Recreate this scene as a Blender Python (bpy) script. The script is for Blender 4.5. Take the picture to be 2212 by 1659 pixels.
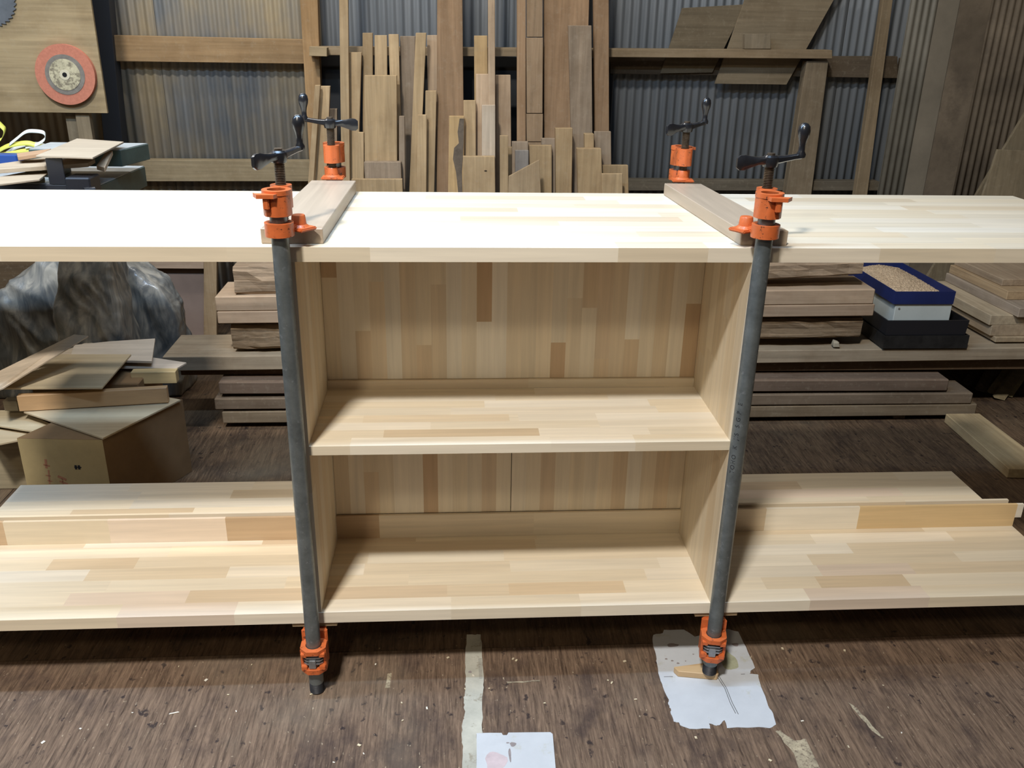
import bpy, bmesh, math, random
from mathutils import Vector, Matrix
for o in list(bpy.data.objects): bpy.data.objects.remove(o)
SC = bpy.context.scene
COL = SC.collection

# ---------------------------------------------------------------- camera
cam = bpy.data.cameras.new('camera'); cam_ob = bpy.data.objects.new('camera', cam); COL.objects.link(cam_ob)
RT, UP, FW = (0.99775835, -0.06447206, 0.01793426), (0.00786073, 0.37905438, 0.92534101), (0.0664567, 0.92312574, -0.37871147)
m = Matrix([[RT[i], UP[i], -FW[i]] for i in range(3)]).to_4x4()
m.translation = (-0.12132, -1.39314, 1.19568)
cam_ob.matrix_world = m
cam.sensor_width = 36; cam.lens = 36*1916.7/2212; cam.clip_start = .02; cam.clip_end = 50
SC.camera = cam_ob
# ---------------------------------------------------------------- world and lamps
w = bpy.data.worlds.new('world'); SC.world = w; w.use_nodes = True
w.node_tree.nodes['Background'].inputs[0].default_value = (.80, .88, 1, 1)
w.node_tree.nodes['Background'].inputs[1].default_value = .05
SC.view_settings.view_transform = 'Standard'; SC.view_settings.look = 'None'
SC.view_settings.exposure = 0.0; SC.view_settings.gamma = 1; SC.view_settings.use_curve_mapping = False
def area(name, loc, target, sx, sy, power, col, spread=180):
    l = bpy.data.lights.new(name, 'AREA'); l.shape = 'RECTANGLE'; l.size = sx; l.size_y = sy
    l.energy = power; l.color = col; l.spread = math.radians(spread)
    o = bpy.data.objects.new(name, l); COL.objects.link(o); o.location = loc
    o.rotation_euler = (Vector(target)-Vector(loc)).to_track_quat('-Z', 'Y').to_euler()
    return o
area('lamp_main', (-1.15, -2.6, 4.97), (-.7, .0, .5), .45, .30, 80, (1, .975, .94), 95)
area('lamp_front', (-1.15, -3.0, 3.12), (.1, .4, .4), .30, .30, 25, (1, .87, .65))
area('lamp_tube_front', (-1.0, -.02, 2.15), (-1.0, -.0, 0), 2.4, .10, 54, (.48, .70, 1))
area('lamp_tube_back', (-1.0, 1.3, 2.75), (-1.0, 1.2, 0), 2.0, .10, 27, (1, .96, .91))

# ---------------------------------------------------------------- materials
def newmat(name):
    mt = bpy.data.materials.new(name); mt.use_nodes = True
    nt = mt.node_tree; nt.nodes.clear()
    out = nt.nodes.new('ShaderNodeOutputMaterial'); b = nt.nodes.new('ShaderNodeBsdfPrincipled')
    nt.links.new(b.outputs[0], out.inputs[0]); return mt, nt, b
def N(nt, t, **kw):
    n = nt.nodes.new(t)
    for k, v in kw.items():
        if k.startswith('i_'): n.inputs[int(k[2:])].default_value = v
        else: setattr(n, k, v)
    return n
def mapping(nt, scale, rnd=True, coord='Object'):
    tc = N(nt, 'ShaderNodeTexCoord'); mp = N(nt, 'ShaderNodeMapping'); mp.inputs['Scale'].default_value = scale
    if rnd:
        oi = N(nt, 'ShaderNodeObjectInfo'); mu = N(nt, 'ShaderNodeVectorMath', operation='MULTIPLY'); mu.inputs[1].default_value = (31, 47, 23)
        cb = N(nt, 'ShaderNodeCombineXYZ')
        for i in range(3): nt.links.new(oi.outputs['Random'], cb.inputs[i])
        nt.links.new(cb.outputs[0], mu.inputs[0])
        ad = N(nt, 'ShaderNodeVectorMath', operation='ADD'); nt.links.new(tc.outputs[coord], ad.inputs[0]); nt.links.new(mu.outputs[0], ad.inputs[1])
        nt.links.new(ad.outputs[0], mp.inputs['Vector'])
    else: nt.links.new(tc.outputs[coord], mp.inputs['Vector'])
    return mp.outputs[0]
def noise(nt, vec, scale, detail=4, rough=.55, dist=0.):
    n = N(nt, 'ShaderNodeTexNoise'); n.inputs['Scale'].default_value = scale; n.inputs['Detail'].default_value = detail
    n.inputs['Roughness'].default_value = rough; n.inputs['Distortion'].default_value = dist
    nt.links.new(vec, n.inputs['Vector']); return n.outputs['Fac']
def ramp(nt, fac, stops):
    r = N(nt, 'ShaderNodeValToRGB'); el = r.color_ramp.elements
    while len(el) < len(stops): el.new(.5)
    for e, (p, c) in zip(el, stops):
        e.position = p; e.color = (c, c, c, 1) if isinstance(c, (int, float)) else (*c, 1)
    nt.links.new(fac, r.inputs[0]); return r.outputs[0]
def mix(nt, a, b, fac, mode='MIX'):
    x = N(nt, 'ShaderNodeMix', data_type='RGBA', blend_type=mode)
    for s, v in ((x.inputs[6], a), (x.inputs[7], b), (x.inputs[0], fac)):
        if hasattr(v, 'links'): nt.links.new(v, s)
        elif isinstance(v, (int, float)): s.default_value = v
        else: s.default_value = (*v, 1)
    return x.outputs[2]
def bump(nt, b, h, strength, dist=.002):
    n = N(nt, 'ShaderNodeBump'); n.inputs['Strength'].default_value = strength; n.inputs['Distance'].default_value = dist
    nt.links.new(h, n.inputs['Height']); nt.links.new(n.outputs[0], b.inputs['Normal'])
_W = {}
def wood(axis, kind='new'):
    """procedural wood whose grain runs along the axis; colour comes from the object's own colour"""
    k = (axis, kind)
    if k in _W: return _W[k]
    mt, nt, b = newmat('wood_%s_%s' % (kind, axis))
    oi = N(nt, 'ShaderNodeObjectInfo')
    sc = [60, 60, 60]; sc['xyz'.index(axis)] = 2.2
    g = noise(nt, mapping(nt, sc), 1.6, 5, .6, .35)
    sc2 = [16, 16, 16]; sc2['xyz'.index(axis)] = 1.1
    g2 = noise(nt, mapping(nt, sc2), 1.3, 3, .5, 1.4)
    amp = {'new': (.90, 1.04), 'sheet': (.90, 1.05), 'old': (.82, 1.10), 'rough': (.55, 1.3)}[kind]
    c1 = ramp(nt, g, [(.3, amp[0]), (.7, amp[1])])
    c2 = ramp(nt, g2, [(.3, .93 if kind == 'new' else (.90 if kind == 'sheet' else .82)), (.62, 1.03)])
    col = mix(nt, mix(nt, oi.outputs['Color'], c1, 1., 'MULTIPLY'), c2, 1., 'MULTIPLY')
    if kind != 'new':
        bl = noise(nt, mapping(nt, (3, 3, 3)), 2.2, 5, .65)
        col = mix(nt, col, mix(nt, col, (.66, .60, .54), 1., 'MULTIPLY'), ramp(nt, bl, [(.45, 0.), (.72, .6 if kind != 'sheet' else .25)]))
        sp = noise(nt, mapping(nt, (22, 22, 22)), 2.5, 4, .7)
        col = mix(nt, col, (.42, .36, .26), ramp(nt, sp, [(.54, 0.), (.76, .22)]))
    nt.links.new(col, b.inputs['Base Color'])
    b.inputs['Roughness'].default_value = .42 if kind == 'new' else .85
    b.inputs['Specular IOR Level'].default_value = .5 if kind == 'new' else .12
    bump(nt, b, g, {'new': .08, 'sheet': .08, 'old': .22, 'rough': .9}[kind], .001 if kind != 'rough' else .004)
    _W[k] = mt; return mt
def plain(name, col, rough=.6, metal=0., nscale=0., namp=.2, spec=.5, coat=0., bmp=0., second=None, thr=(.5, .7)):
    mt, nt, b = newmat(name); b.inputs['Roughness'].default_value = rough; b.inputs['Metallic'].default_value = metal
    b.inputs['Specular IOR Level'].default_value = spec; b.inputs['Coat Weight'].default_value = coat
    if nscale:
        f = noise(nt, mapping(nt, (1, 1, 1)), nscale, 6, .65)
        base = mix(nt, tuple(c*(1-namp) for c in col), tuple(min(1, c*(1+namp)) for c in col), ramp(nt, f, [(.3, 0.), (.7, 1.)]))
        if second:
            f2 = noise(nt, mapping(nt, (1, 1, 1)), nscale*2.3, 5, .7)
            base = mix(nt, base, second, ramp(nt, f2, [(thr[0], 0.), (thr[1], 1.)]))
        nt.links.new(base, b.inputs['Base Color'])
        if bmp: bump(nt, b, f, bmp)
    else: b.inputs['Base Color'].default_value = (*col, 1)
    return mt
ORANGE = plain('orange_cast_paint', (.56, .125, .032), .45, 0, 60, .12, .45, .1, .15, (.06, .025, .015), (.60, .66))
BLACKM = plain('black_cast_iron', (.012, .012, .014), .28, 0, 50, .3, .6, .4, .1)
STEEL = plain('worn_screw_steel', (.16, .12, .085), .42, .75, 80, .4, .5, 0, .1)
ZINC = plain('galvanised_pipe', (.165, .185, .185), .42, .55, 30, .28, .5, 0, .25, (.32, .34, .35), (.60, .75))
THREAD = plain('dark_pipe_thread', (.05, .05, .055), .5, .6, 60, .3)
PLATE = plain('clutch_plate_steel', (.38, .40, .42), .38, .8, 60, .2)
INK = plain('stamped_ink', (.012, .012, .015), .7)
REDINK = plain('faded_red_ink', (.34, .15, .08), .8)
GREEN = plain('green_machine_enamel', (.055, .085, .072), .45, 0, 14, .25, .4, 0, .1)
IRON = plain('dusty_machine_top', (.42, .44, .43), .5, .2, 18, .2)
BLACKP = plain('black_plastic', (.015, .015, .018), .4)
CARD = plain('brown_cardboard', (.21, .13, .065), .85, 0, 9, .12, .2)
CARDL = plain('printed_cardboard', (.36, .27, .13), .85, 0, 9, .14, .2)
PAPER = plain('stained_white_paper', (.50, .51, .52), .75, 0, 11, .08, .25, 0, .2, (.42, .40, .30), (.60, .80))
TAPE = plain('dirty_tape', (.42, .40, .33), .7, 0, 16, .22, .25, 0, .3, (.22, .18, .12), (.58, .72))
BLUE = plain('blue_board_box', (.011, .02, .095), .5, 0, 12, .15)
WHITE = plain('white_board_box', (.50, .53, .49), .55, 0, 12, .06)
BLKBOX = plain('black_board_box', (.016, .015, .014), .5, 0, 30, .5, .4, 0, .1, (.10, .09, .07), (.68, .72))
SAWD = plain('sawdust', (.46, .34, .22), .95, 0, 220, .45, .1, 0, 1.)
PINK = plain('pink_abrasive', (.52, .20, .13), .9, 0, 120, .12, .1, 0, .4)
GREYR = plain('grey_backing_ring', (.20, .18, .15), .8, 0, 60, .2)
PALE = plain('pale_paper_label', (.50, .45, .30), .85, 0, 30, .25, .2, 0, .1, (.22, .19, .13), (.5, .62))
SAWST = plain('saw_blade_steel', (.22, .24, .26), .4, .6, 20, .2)
BLACKV = plain('black_hole', (.004, .004, .004), .9)
YEL = plain('yellow_strap', (.62, .60, .10), .45)
WSTR = plain('white_strap', (.62, .62, .55), .45)
BLUEP = plain('blue_plastic', (.015, .055, .22), .4)
CREAM = plain('cream_plastic', (.62, .56, .40), .5)
def corrugated_mat():
    mt, nt, b = newmat('zinc_sheet')
    oi = N(nt, 'ShaderNodeObjectInfo')
    f = noise(nt, mapping(nt, (1.2, 1.2, .5)), 2.2, 6, .65)
    streak = noise(nt, mapping(nt, (26, 26, 1.0)), 1.5, 4, .6)
    base = mix(nt, (.15, .162, .17), (.235, .245, .25), ramp(nt, streak, [(.3, 0.), (.7, 1.)]))
    sep = N(nt, 'ShaderNodeSeparateColor'); nt.links.new(oi.outputs['Color'], sep.inputs[0])
    ad = N(nt, 'ShaderNodeMath', operation='ADD'); nt.links.new(f, ad.inputs[0]); nt.links.new(sep.outputs[0], ad.inputs[1])
    dust = ramp(nt, ad.outputs[0], [(.75, 0.), (1.15, 1.)])
    col = mix(nt, base, (.40, .315, .19), dust)
    nt.links.new(col, b.inputs['Base Color'])
    b.inputs['Roughness'].default_value = .55; b.inputs['Metallic'].default_value = .15
    return mt
ZSHEET = corrugated_mat()
BSHEET = plain('brown_stained_sheet', (.165, .128, .088), .7, 0, 5, .3, .2, 0, 0, (.11, .085, .06), (.5, .75))
def floor_mat():
    mt, nt, b = newmat('worn_brown_plywood')
    oi = N(nt, 'ShaderNodeObjectInfo')
    grain = noise(nt, mapping(nt, (95, 7, 20)), 1.8, 7, .72, .5)
    fine = noise(nt, mapping(nt, (260, 30, 50)), 1.5, 4, .7)
    blot = noise(nt, mapping(nt, (6, 4, 4)), 1.6, 6, .7)
    big = noise(nt, mapping(nt, (1.6, 1.2, 1)), 1.5, 4, .6)
    c = mix(nt, (.050, .031, .021), (.23, .155, .105), ramp(nt, grain, [(.32, 0.), (.66, 1.)]))
    c = mix(nt, c, (.30, .22, .145), ramp(nt, fine, [(.56, 0.), (.78, .6)]))
    c = mix(nt, c, (.045, .03, .027), ramp(nt, blot, [(.5, 0.), (.68, .75)]))
    spot = noise(nt, mapping(nt, (34, 26, 10)), 1.5, 3, .6)
    c = mix(nt, c, (.022, .015, .016), ramp(nt, spot, [(.64, 0.), (.70, .85)]))
    chip = noise(nt, mapping(nt, (120, 60, 10)), 1.5, 3, .5)
    c = mix(nt, c, (.42, .34, .24), ramp(nt, chip, [(.70, 0.), (.76, .8)]))
    c = mix(nt, c, (.27, .22, .16), ramp(nt, big, [(.52, 0.), (.75, .55)]))
    c = mix(nt, c, oi.outputs['Color'], 1., 'MULTIPLY')
    nt.links.new(c, b.inputs['Base Color']); b.inputs['Roughness'].default_value = .62
    b.inputs['Specular IOR Level'].default_value = .3
    bump(nt, b, grain, .5, .002); return mt
FLOORM = floor_mat()
def film_mat():
    mt, nt, b = newmat('dusty_plastic_film')
    mp_ = mapping(nt, (7, 7, 2.2)); f = noise(nt, mp_, 2.4, 6, .6, 1.6)
    c = mix(nt, (.15, .155, .15), (.38, .355, .30), ramp(nt, f, [(.40, 0.), (.64, 1.)]))
    nt.links.new(c, b.inputs['Base Color']); b.inputs['Roughness'].default_value = .3
    b.inputs['Specular IOR Level'].default_value = .5; b.inputs['Coat Weight'].default_value = .2
    bump(nt, b, f, .35, .006); return mt
FILM = film_mat()

# ---------------------------------------------------------------- builders
def setp(o, label=None, cat=None, group=None, kind=None):
    if label: o['label'] = label
    if cat: o['category'] = cat
    if group: o['group'] = group
    if kind: o['kind'] = kind
    return o
def link(name, me, mat, parent=None, color=None):
    o = bpy.data.objects.new(name, me); COL.objects.link(o)
    if mat: me.materials.append(mat)
    if parent is not None: o.parent = parent
    if color: o.color = (*color, 1)
    return o
def mesh(name, vs, fs, mat, parent=None, color=None, bevel=0, smooth=False):
    me = bpy.data.meshes.new(name); me.from_pydata([tuple(v) for v in vs], [], fs); me.update()
    bm = bmesh.new(); bm.from_mesh(me); bmesh.ops.recalc_face_normals(bm, faces=bm.faces)
    if bevel:
        bmesh.ops.bevel(bm, geom=list(bm.edges), offset=bevel, segments=1, affect='EDGES', clamp_overlap=True)
    bm.to_mesh(me); bm.free()
    if smooth:
        for p in me.polygons: p.use_smooth = True
    return link(name, me, mat, parent, color)
BOXF = [(0, 1, 2, 3), (7, 6, 5, 4), (0, 4, 5, 1), (1, 5, 6, 2), (2, 6, 7, 3), (3, 7, 4, 0)]
def box(name, x0, x1, y0, y1, z0, z1, mat, parent=None, color=None, bevel=0, z0r=None, z1r=None):
    """axis box; z0r/z1r give another height at the x1 end"""
    a = z0 if z0r is None else z0r; b = z1 if z1r is None else z1r
    vs = [(x0, y0, z0), (x1, y0, a), (x1, y1, a), (x0, y1, z0), (x0, y0, z1), (x1, y0, b), (x1, y1, b), (x0, y1, z1)]
    return mesh(name, vs, BOXF, mat, parent, color, bevel)
def prism(name, pts, off, mat, parent=None, color=None, bevel=0):
    n = len(pts); off = Vector(off); P = [Vector(p) for p in pts]
    vs = P+[p+off for p in P]
    fs = [tuple(range(n)), tuple(range(2*n-1, n-1, -1))]+[(i, (i+1) % n, n+(i+1) % n, n+i) for i in range(n)]
    return mesh(name, vs, fs, mat, parent, color, bevel)
def empty(name, loc=(0, 0, 0), rz=0):
    o = bpy.data.objects.new(name, None); COL.objects.link(o); o.location = loc; o.rotation_euler = (0, 0, rz)
    o.empty_display_size = .05; return o
def jag(pts, n, amp, seed):
    """ragged outline: subdivide a polygon and jitter the new points"""
    r = random.Random(seed); out = []
    for i, p in enumerate(pts):
        q = pts[(i+1) % len(pts)]
        for k in range(n):
            t = k/n; v = Vector(p).lerp(Vector(q), t)
            if k: v += Vector((r.uniform(-amp, amp), r.uniform(-amp, amp), 0))
            out.append(v)
    return out

# ---------------------------------------------------------------- setting: floor, walls
LUMBER = [
    ('tall narrow pale board at the left end of the lumber row, running out of view', [(-0.5475, 1.916, 0.001), (-0.5171, 1.916, 0.001), (-0.4576, 1.9467, 1.5329), (-0.4879, 1.9466, 1.5321)], 0.02, (0.52, 0.4, 0.24), 't'),
    ('pale board just right of the tall narrow one, top edge cut square', [(-0.5109, 1.95, 0.001), (-0.5152, 1.95, 0.001), (-0.4334, 1.9717, 1.0835), (-0.4836, 1.9717, 1.0828)], 0.022, (0.52, 0.4, 0.24), 't'),
    ('board whose top stands above and behind the large flat box-like board', [(-0.477, 1.984, 0.001), (-0.4366, 1.984, 0.001), (-0.3948, 2.007, 1.1475), (-0.4305, 2.0069, 1.1469)], 0.02, (0.46, 0.35, 0.205), 'c'),
    ('thin board next right behind the large flat box-like board', [(-0.4257, 1.984, 0.001), (-0.376, 1.984, 0.001), (-0.3446, 2.0068, 1.1407), (-0.3886, 2.0068, 1.14)], 0.012, (0.52, 0.4, 0.24), 't'),
    ('slim light board passing right beside the large flat box-like board', [(-0.3361, 1.95, 0.001), (-0.3031, 1.95, 0.001), (-0.3019, 1.9729, 1.145), (-0.3374, 1.9729, 1.1444)], 0.018, (0.52, 0.4, 0.24), 't'),
    ('large flat plain tan board, widest at the left of the lumber row', [(-0.46, 1.882, 0.001), (-0.3347, 1.882, 0.001), (-0.3086, 1.9022, 1.012), (-0.4209, 1.9022, 1.0104)], 0.03, (0.46, 0.35, 0.205), 'c'),
    ('thick stubby block with a scarred dark face low before the large tan board', [(-0.4181, 1.848, 0.001), (-0.2985, 1.848, 0.001), (-0.3006, 1.8624, 0.7214), (-0.4319, 1.8624, 0.7203)], 0.032, (0.33, 0.27, 0.2), 'g'),
    ('low wide board end below the stubby scarred block', [(-0.4356, 1.814, 0.001), (-0.29, 1.814, 0.001), (-0.2955, 1.8273, 0.6667), (-0.4753, 1.8273, 0.6654)], 0.02, (0.46, 0.35, 0.205), 'c'),
    ('short board peeking out left of the large flat tan board', [(-0.4989, 1.916, 0.001), (-0.469, 1.916, 0.001), (-0.4339, 1.9323, 0.8146), (-0.4554, 1.9323, 0.8144)], 0.02, (0.52, 0.4, 0.24), 't'),
    ('wide brown board in shadow right of the slim light board', [(-0.3172, 1.984, 0.001), (-0.2851, 1.984, 0.001), (-0.245, 2.0068, 1.1394), (-0.299, 2.0068, 1.1385)], 0.02, (0.33, 0.27, 0.2), 'g'),
    ('board leaning slightly left at the middle of the left cluster', [(-0.3165, 1.916, 0.001), (-0.2819, 1.916, 0.001), (-0.2039, 1.939, 1.1516), (-0.2407, 1.939, 1.151)], 0.02, (0.46, 0.35, 0.205), 'c'),
    ('short slat standing in front of the left-leaning board', [(-0.2689, 1.882, 0.001), (-0.2275, 1.882, 0.001), (-0.2063, 1.8996, 0.8813), (-0.239, 1.8996, 0.8809)], 0.015, (0.52, 0.4, 0.24), 't'),
    ('upright slat under and before the short pinkish board top', [(-0.2374, 1.916, 0.001), (-0.2075, 1.916, 0.001), (-0.1712, 1.9352, 0.9607), (-0.2106, 1.9352, 0.9602)], 0.02, (0.52, 0.4, 0.24), 't'),
    ('pinkish pale board top beside the wide reddish brown plank', [(-0.2028, 1.984, 0.001), (-0.189, 1.984, 0.001), (-0.1663, 2.0069, 1.1438), (-0.204, 2.0069, 1.1431)], 0.02, (0.55, 0.43, 0.3), 'p'),
    ('wide reddish brown plank rising out of view, left of centre', [(-0.187, 1.95, 0.001), (-0.0687, 1.95, 0.001), (-0.0797, 1.9809, 1.5457), (-0.1605, 1.9809, 1.5437)], 0.03, (0.37, 0.255, 0.155), 'o'),
    ('yellowish offcut with a curved dark bark stain down its face', [(-0.1464, 1.882, 0.001), (-0.0867, 1.882, 0.001), (-0.0732, 1.8996, 0.8781), (-0.1275, 1.8995, 0.8775)], 0.022, (0.55, 0.4, 0.21), 'y'),
    ('plain board between the bark-stained offcut and the pale wide one', [(-0.0689, 1.916, 0.001), (-0.0293, 1.916, 0.001), (-0.0312, 1.9346, 0.9295), (-0.0759, 1.9346, 0.9289)], 0.02, (0.52, 0.4, 0.24), 't'),
    ('short orange-toned board top behind the slim pale batten', [(-0.0277, 1.984, 0.001), (0.0301, 1.984, 0.001), (0.0115, 2.0069, 1.1453), (-0.0364, 2.0069, 1.1444)], 0.015, (0.55, 0.4, 0.21), 'y'),
    ('slim pale batten rising out of view in the centre of the row', [(0.0212, 1.916, 0.001), (0.0487, 1.916, 0.001), (0.0309, 1.9469, 1.545), (0.0078, 1.9469, 1.5444)], 0.018, (0.55, 0.43, 0.3), 'p'),
    ('wide pale board behind the slim centre batten', [(-0.0242, 1.95, 0.001), (0.0536, 1.95, 0.001), (0.0393, 1.9704, 1.018), (-0.0304, 1.9703, 1.017)], 0.02, (0.55, 0.43, 0.3), 'p'),
    ('light board right of the slim centre batten with square top', [(0.0528, 1.984, 0.001), (0.1212, 1.984, 0.001), (0.0964, 2.0043, 1.0138), (0.0426, 2.0043, 1.013)], 0.02, (0.55, 0.43, 0.3), 'p'),
    ('pinkish white board overlapping the slim centre batten', [(-0.0066, 1.882, 0.001), (0.0461, 1.882, 0.001), (0.0371, 1.9003, 0.9174), (-0.0107, 1.9003, 0.9168)], 0.02, (0.66, 0.58, 0.46), 'w'),
    ('low wide board end with one dark knot and a notched corner', [(-0.0716, 1.848, 0.001), (0.0526, 1.848, 0.001), (0.0355, 1.8629, 0.7438), (-0.079, 1.8629, 0.7428)], 0.025, (0.52, 0.4, 0.24), 't'),
    ('thin upright stick right of the knotted board end', [(0.0626, 1.848, 0.001), (0.0951, 1.848, 0.001), (0.0827, 1.8643, 0.8167), (0.053, 1.8643, 0.8164)], 0.018, (0.52, 0.4, 0.24), 't'),
    ('narrow brown stick behind the thin upright one', [(0.1094, 1.95, 0.001), (0.1336, 1.95, 0.001), (0.112, 1.9653, 0.7637), (0.0897, 1.9653, 0.7635)], 0.02, (0.46, 0.35, 0.205), 'c'),
    ('dark short board top left of the triple-seamed plank foot', [(0.114, 1.916, 0.001), (0.1785, 1.916, 0.001), (0.1602, 1.9318, 0.7883), (0.1009, 1.9318, 0.7877)], 0.02, (0.33, 0.27, 0.2), 'g'),
    ('grey square board end in front of the dark short one', [(0.1246, 1.882, 0.001), (0.1776, 1.882, 0.001), (0.1597, 1.8972, 0.7615), (0.1109, 1.8972, 0.761)], 0.018, (0.3, 0.29, 0.27), 's'),
    ('orange-tan board end behind the diagonal offcut', [(0.1944, 1.848, 0.001), (0.2656, 1.848, 0.001), (0.2398, 1.8637, 0.7845), (0.1597, 1.8637, 0.7838)], 0.022, (0.46, 0.35, 0.205), 'c'),
    ('narrow tall plank immediately left of the seamed plank', [(0.1366, 1.95, 0.001), (0.172, 1.95, 0.001), (0.1373, 1.981, 1.5511), (0.1076, 1.981, 1.5504)], 0.025, (0.37, 0.255, 0.155), 'o'),
    ('wide live-edged slab, the broadest of the tall planks', [(0.2509, 1.984, 0.001), (0.3967, 1.984, 0.001), (0.3658, 2.0152, 1.5603), (0.2018, 2.0151, 1.5562)], 0.033, (0.37, 0.255, 0.155), 'o'),
    ('greyish board leaning on the broad live-edged slab', [(0.3718, 1.916, 0.001), (0.4435, 1.916, 0.001), (0.3742, 1.9397, 1.1857), (0.2925, 1.9397, 1.1843)], 0.022, (0.33, 0.27, 0.2), 'g'),
    ('tall orange brown plank at the right end of the lumber row', [(0.4607, 1.95, 0.001), (0.5103, 1.95, 0.001), (0.4195, 1.9812, 1.5581), (0.3657, 1.9811, 1.5567)], 0.03, (0.37, 0.255, 0.155), 'o'),
    ('short offcut with a grey bark edge on its left side', [(0.2866, 1.848, 0.001), (0.3349, 1.848, 0.001), (0.3126, 1.8649, 0.8447), (0.2511, 1.8649, 0.844)], 0.03, (0.46, 0.35, 0.205), 'c'),
    ('low brown board top half hidden left of the bark-edged offcut', [(0.2289, 1.882, 0.001), (0.2911, 1.882, 0.001), (0.2562, 1.8981, 0.8048), (0.2057, 1.8981, 0.8043)], 0.02, (0.33, 0.27, 0.2), 'g'),
    ('small square-cut brown block top right of the bark-edged offcut', [(0.3952, 1.848, 0.001), (0.4386, 1.848, 0.001), (0.3902, 1.8645, 0.8263), (0.3568, 1.8645, 0.8259)], 0.03, (0.46, 0.35, 0.205), 'c'),
    ('low board behind the tall orange brown plank foot, right side', [(0.4454, 1.882, 0.001), (0.512, 1.882, 0.001), (0.4577, 1.8986, 0.8312), (0.3968, 1.8986, 0.8306)], 0.015, (0.33, 0.27, 0.2), 'g'),
    ("square post end with a slanted left side near the row's right end", [(0.3785, 1.814, 0.001), (0.4815, 1.814, 0.001), (0.4141, 1.8296, 0.7793), (0.3276, 1.8296, 0.7785)], 0.032, (0.46, 0.35, 0.205), 'c'),
    ('pale low board end, last on the right of the lumber row', [(0.4611, 1.848, 0.001), (0.5804, 1.848, 0.001), (0.5215, 1.8623, 0.7169), (0.4229, 1.8623, 0.7161)], 0.02, (0.46, 0.35, 0.205), 'c'),
    ('small pale piece standing before the last low board end', [(0.47, 1.78, 0.001), (0.5332, 1.78, 0.001), (0.4899, 1.794, 0.6976), (0.4148, 1.7939, 0.697)], 0.012, (0.52, 0.4, 0.24), 't'),
    ('thin pale batten with a dark knot slot, left of the lumber row', [(-0.7247, 1.882, 0.001), (-0.7035, 1.882, 0.001), (-0.5744, 1.9015, 0.9761), (-0.5935, 1.9015, 0.9758)], 0.018, (0.52, 0.4, 0.24), 't'),
    ('pale batten paired with the knotted one, leaning left', [(-0.6994, 1.916, 0.001), (-0.6399, 1.916, 0.001), (-0.5453, 1.9354, 0.9712), (-0.5792, 1.9354, 0.9707)], 0.02, (0.52, 0.4, 0.24), 't'),
    ('short grey brown stub in the dark gap left of the pale boards', [(-0.6275, 1.984, 0.001), (-0.5812, 1.984, 0.001), (-0.5334, 2.0018, 0.8887), (-0.5617, 2.0018, 0.8884)], 0.02, (0.33, 0.27, 0.2), 'g'),
    ('brown strip in shadow right of the large flat tan board', [(-0.3299, 1.882, 0.001), (-0.3028, 1.882, 0.001), (-0.2849, 1.8995, 0.8757), (-0.3045, 1.8995, 0.8754)], 0.02, (0.33, 0.27, 0.2), 'g'),
]
SEAMED = [
    [(0.1497, 1.9729, 1.1435), (0.2058, 1.9729, 1.1445), (0.1954, 1.9811, 1.5525), (0.1389, 1.981, 1.5511)],
    [(0.1556, 1.9677, 0.8848), (0.2133, 1.9677, 0.8855), (0.2075, 1.9728, 1.1422), (0.1481, 1.9728, 1.1412)],
    [(0.1579, 1.9657, 0.7841), (0.2163, 1.9657, 0.7846), (0.2151, 1.9677, 0.8831), (0.154, 1.9676, 0.8823)],
    [(0.1814, 1.95, 0.0), (0.2335, 1.95, 0.0), (0.218, 1.9656, 0.7822), (0.1563, 1.9656, 0.7816)],
]
DIAG = [
    (0.0839, 1.7679, 0.593),
    (0.233, 1.7679, 0.5938),
    (0.1872, 1.7709, 0.7468),
    (0.0807, 1.7698, 0.6886),
]
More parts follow.
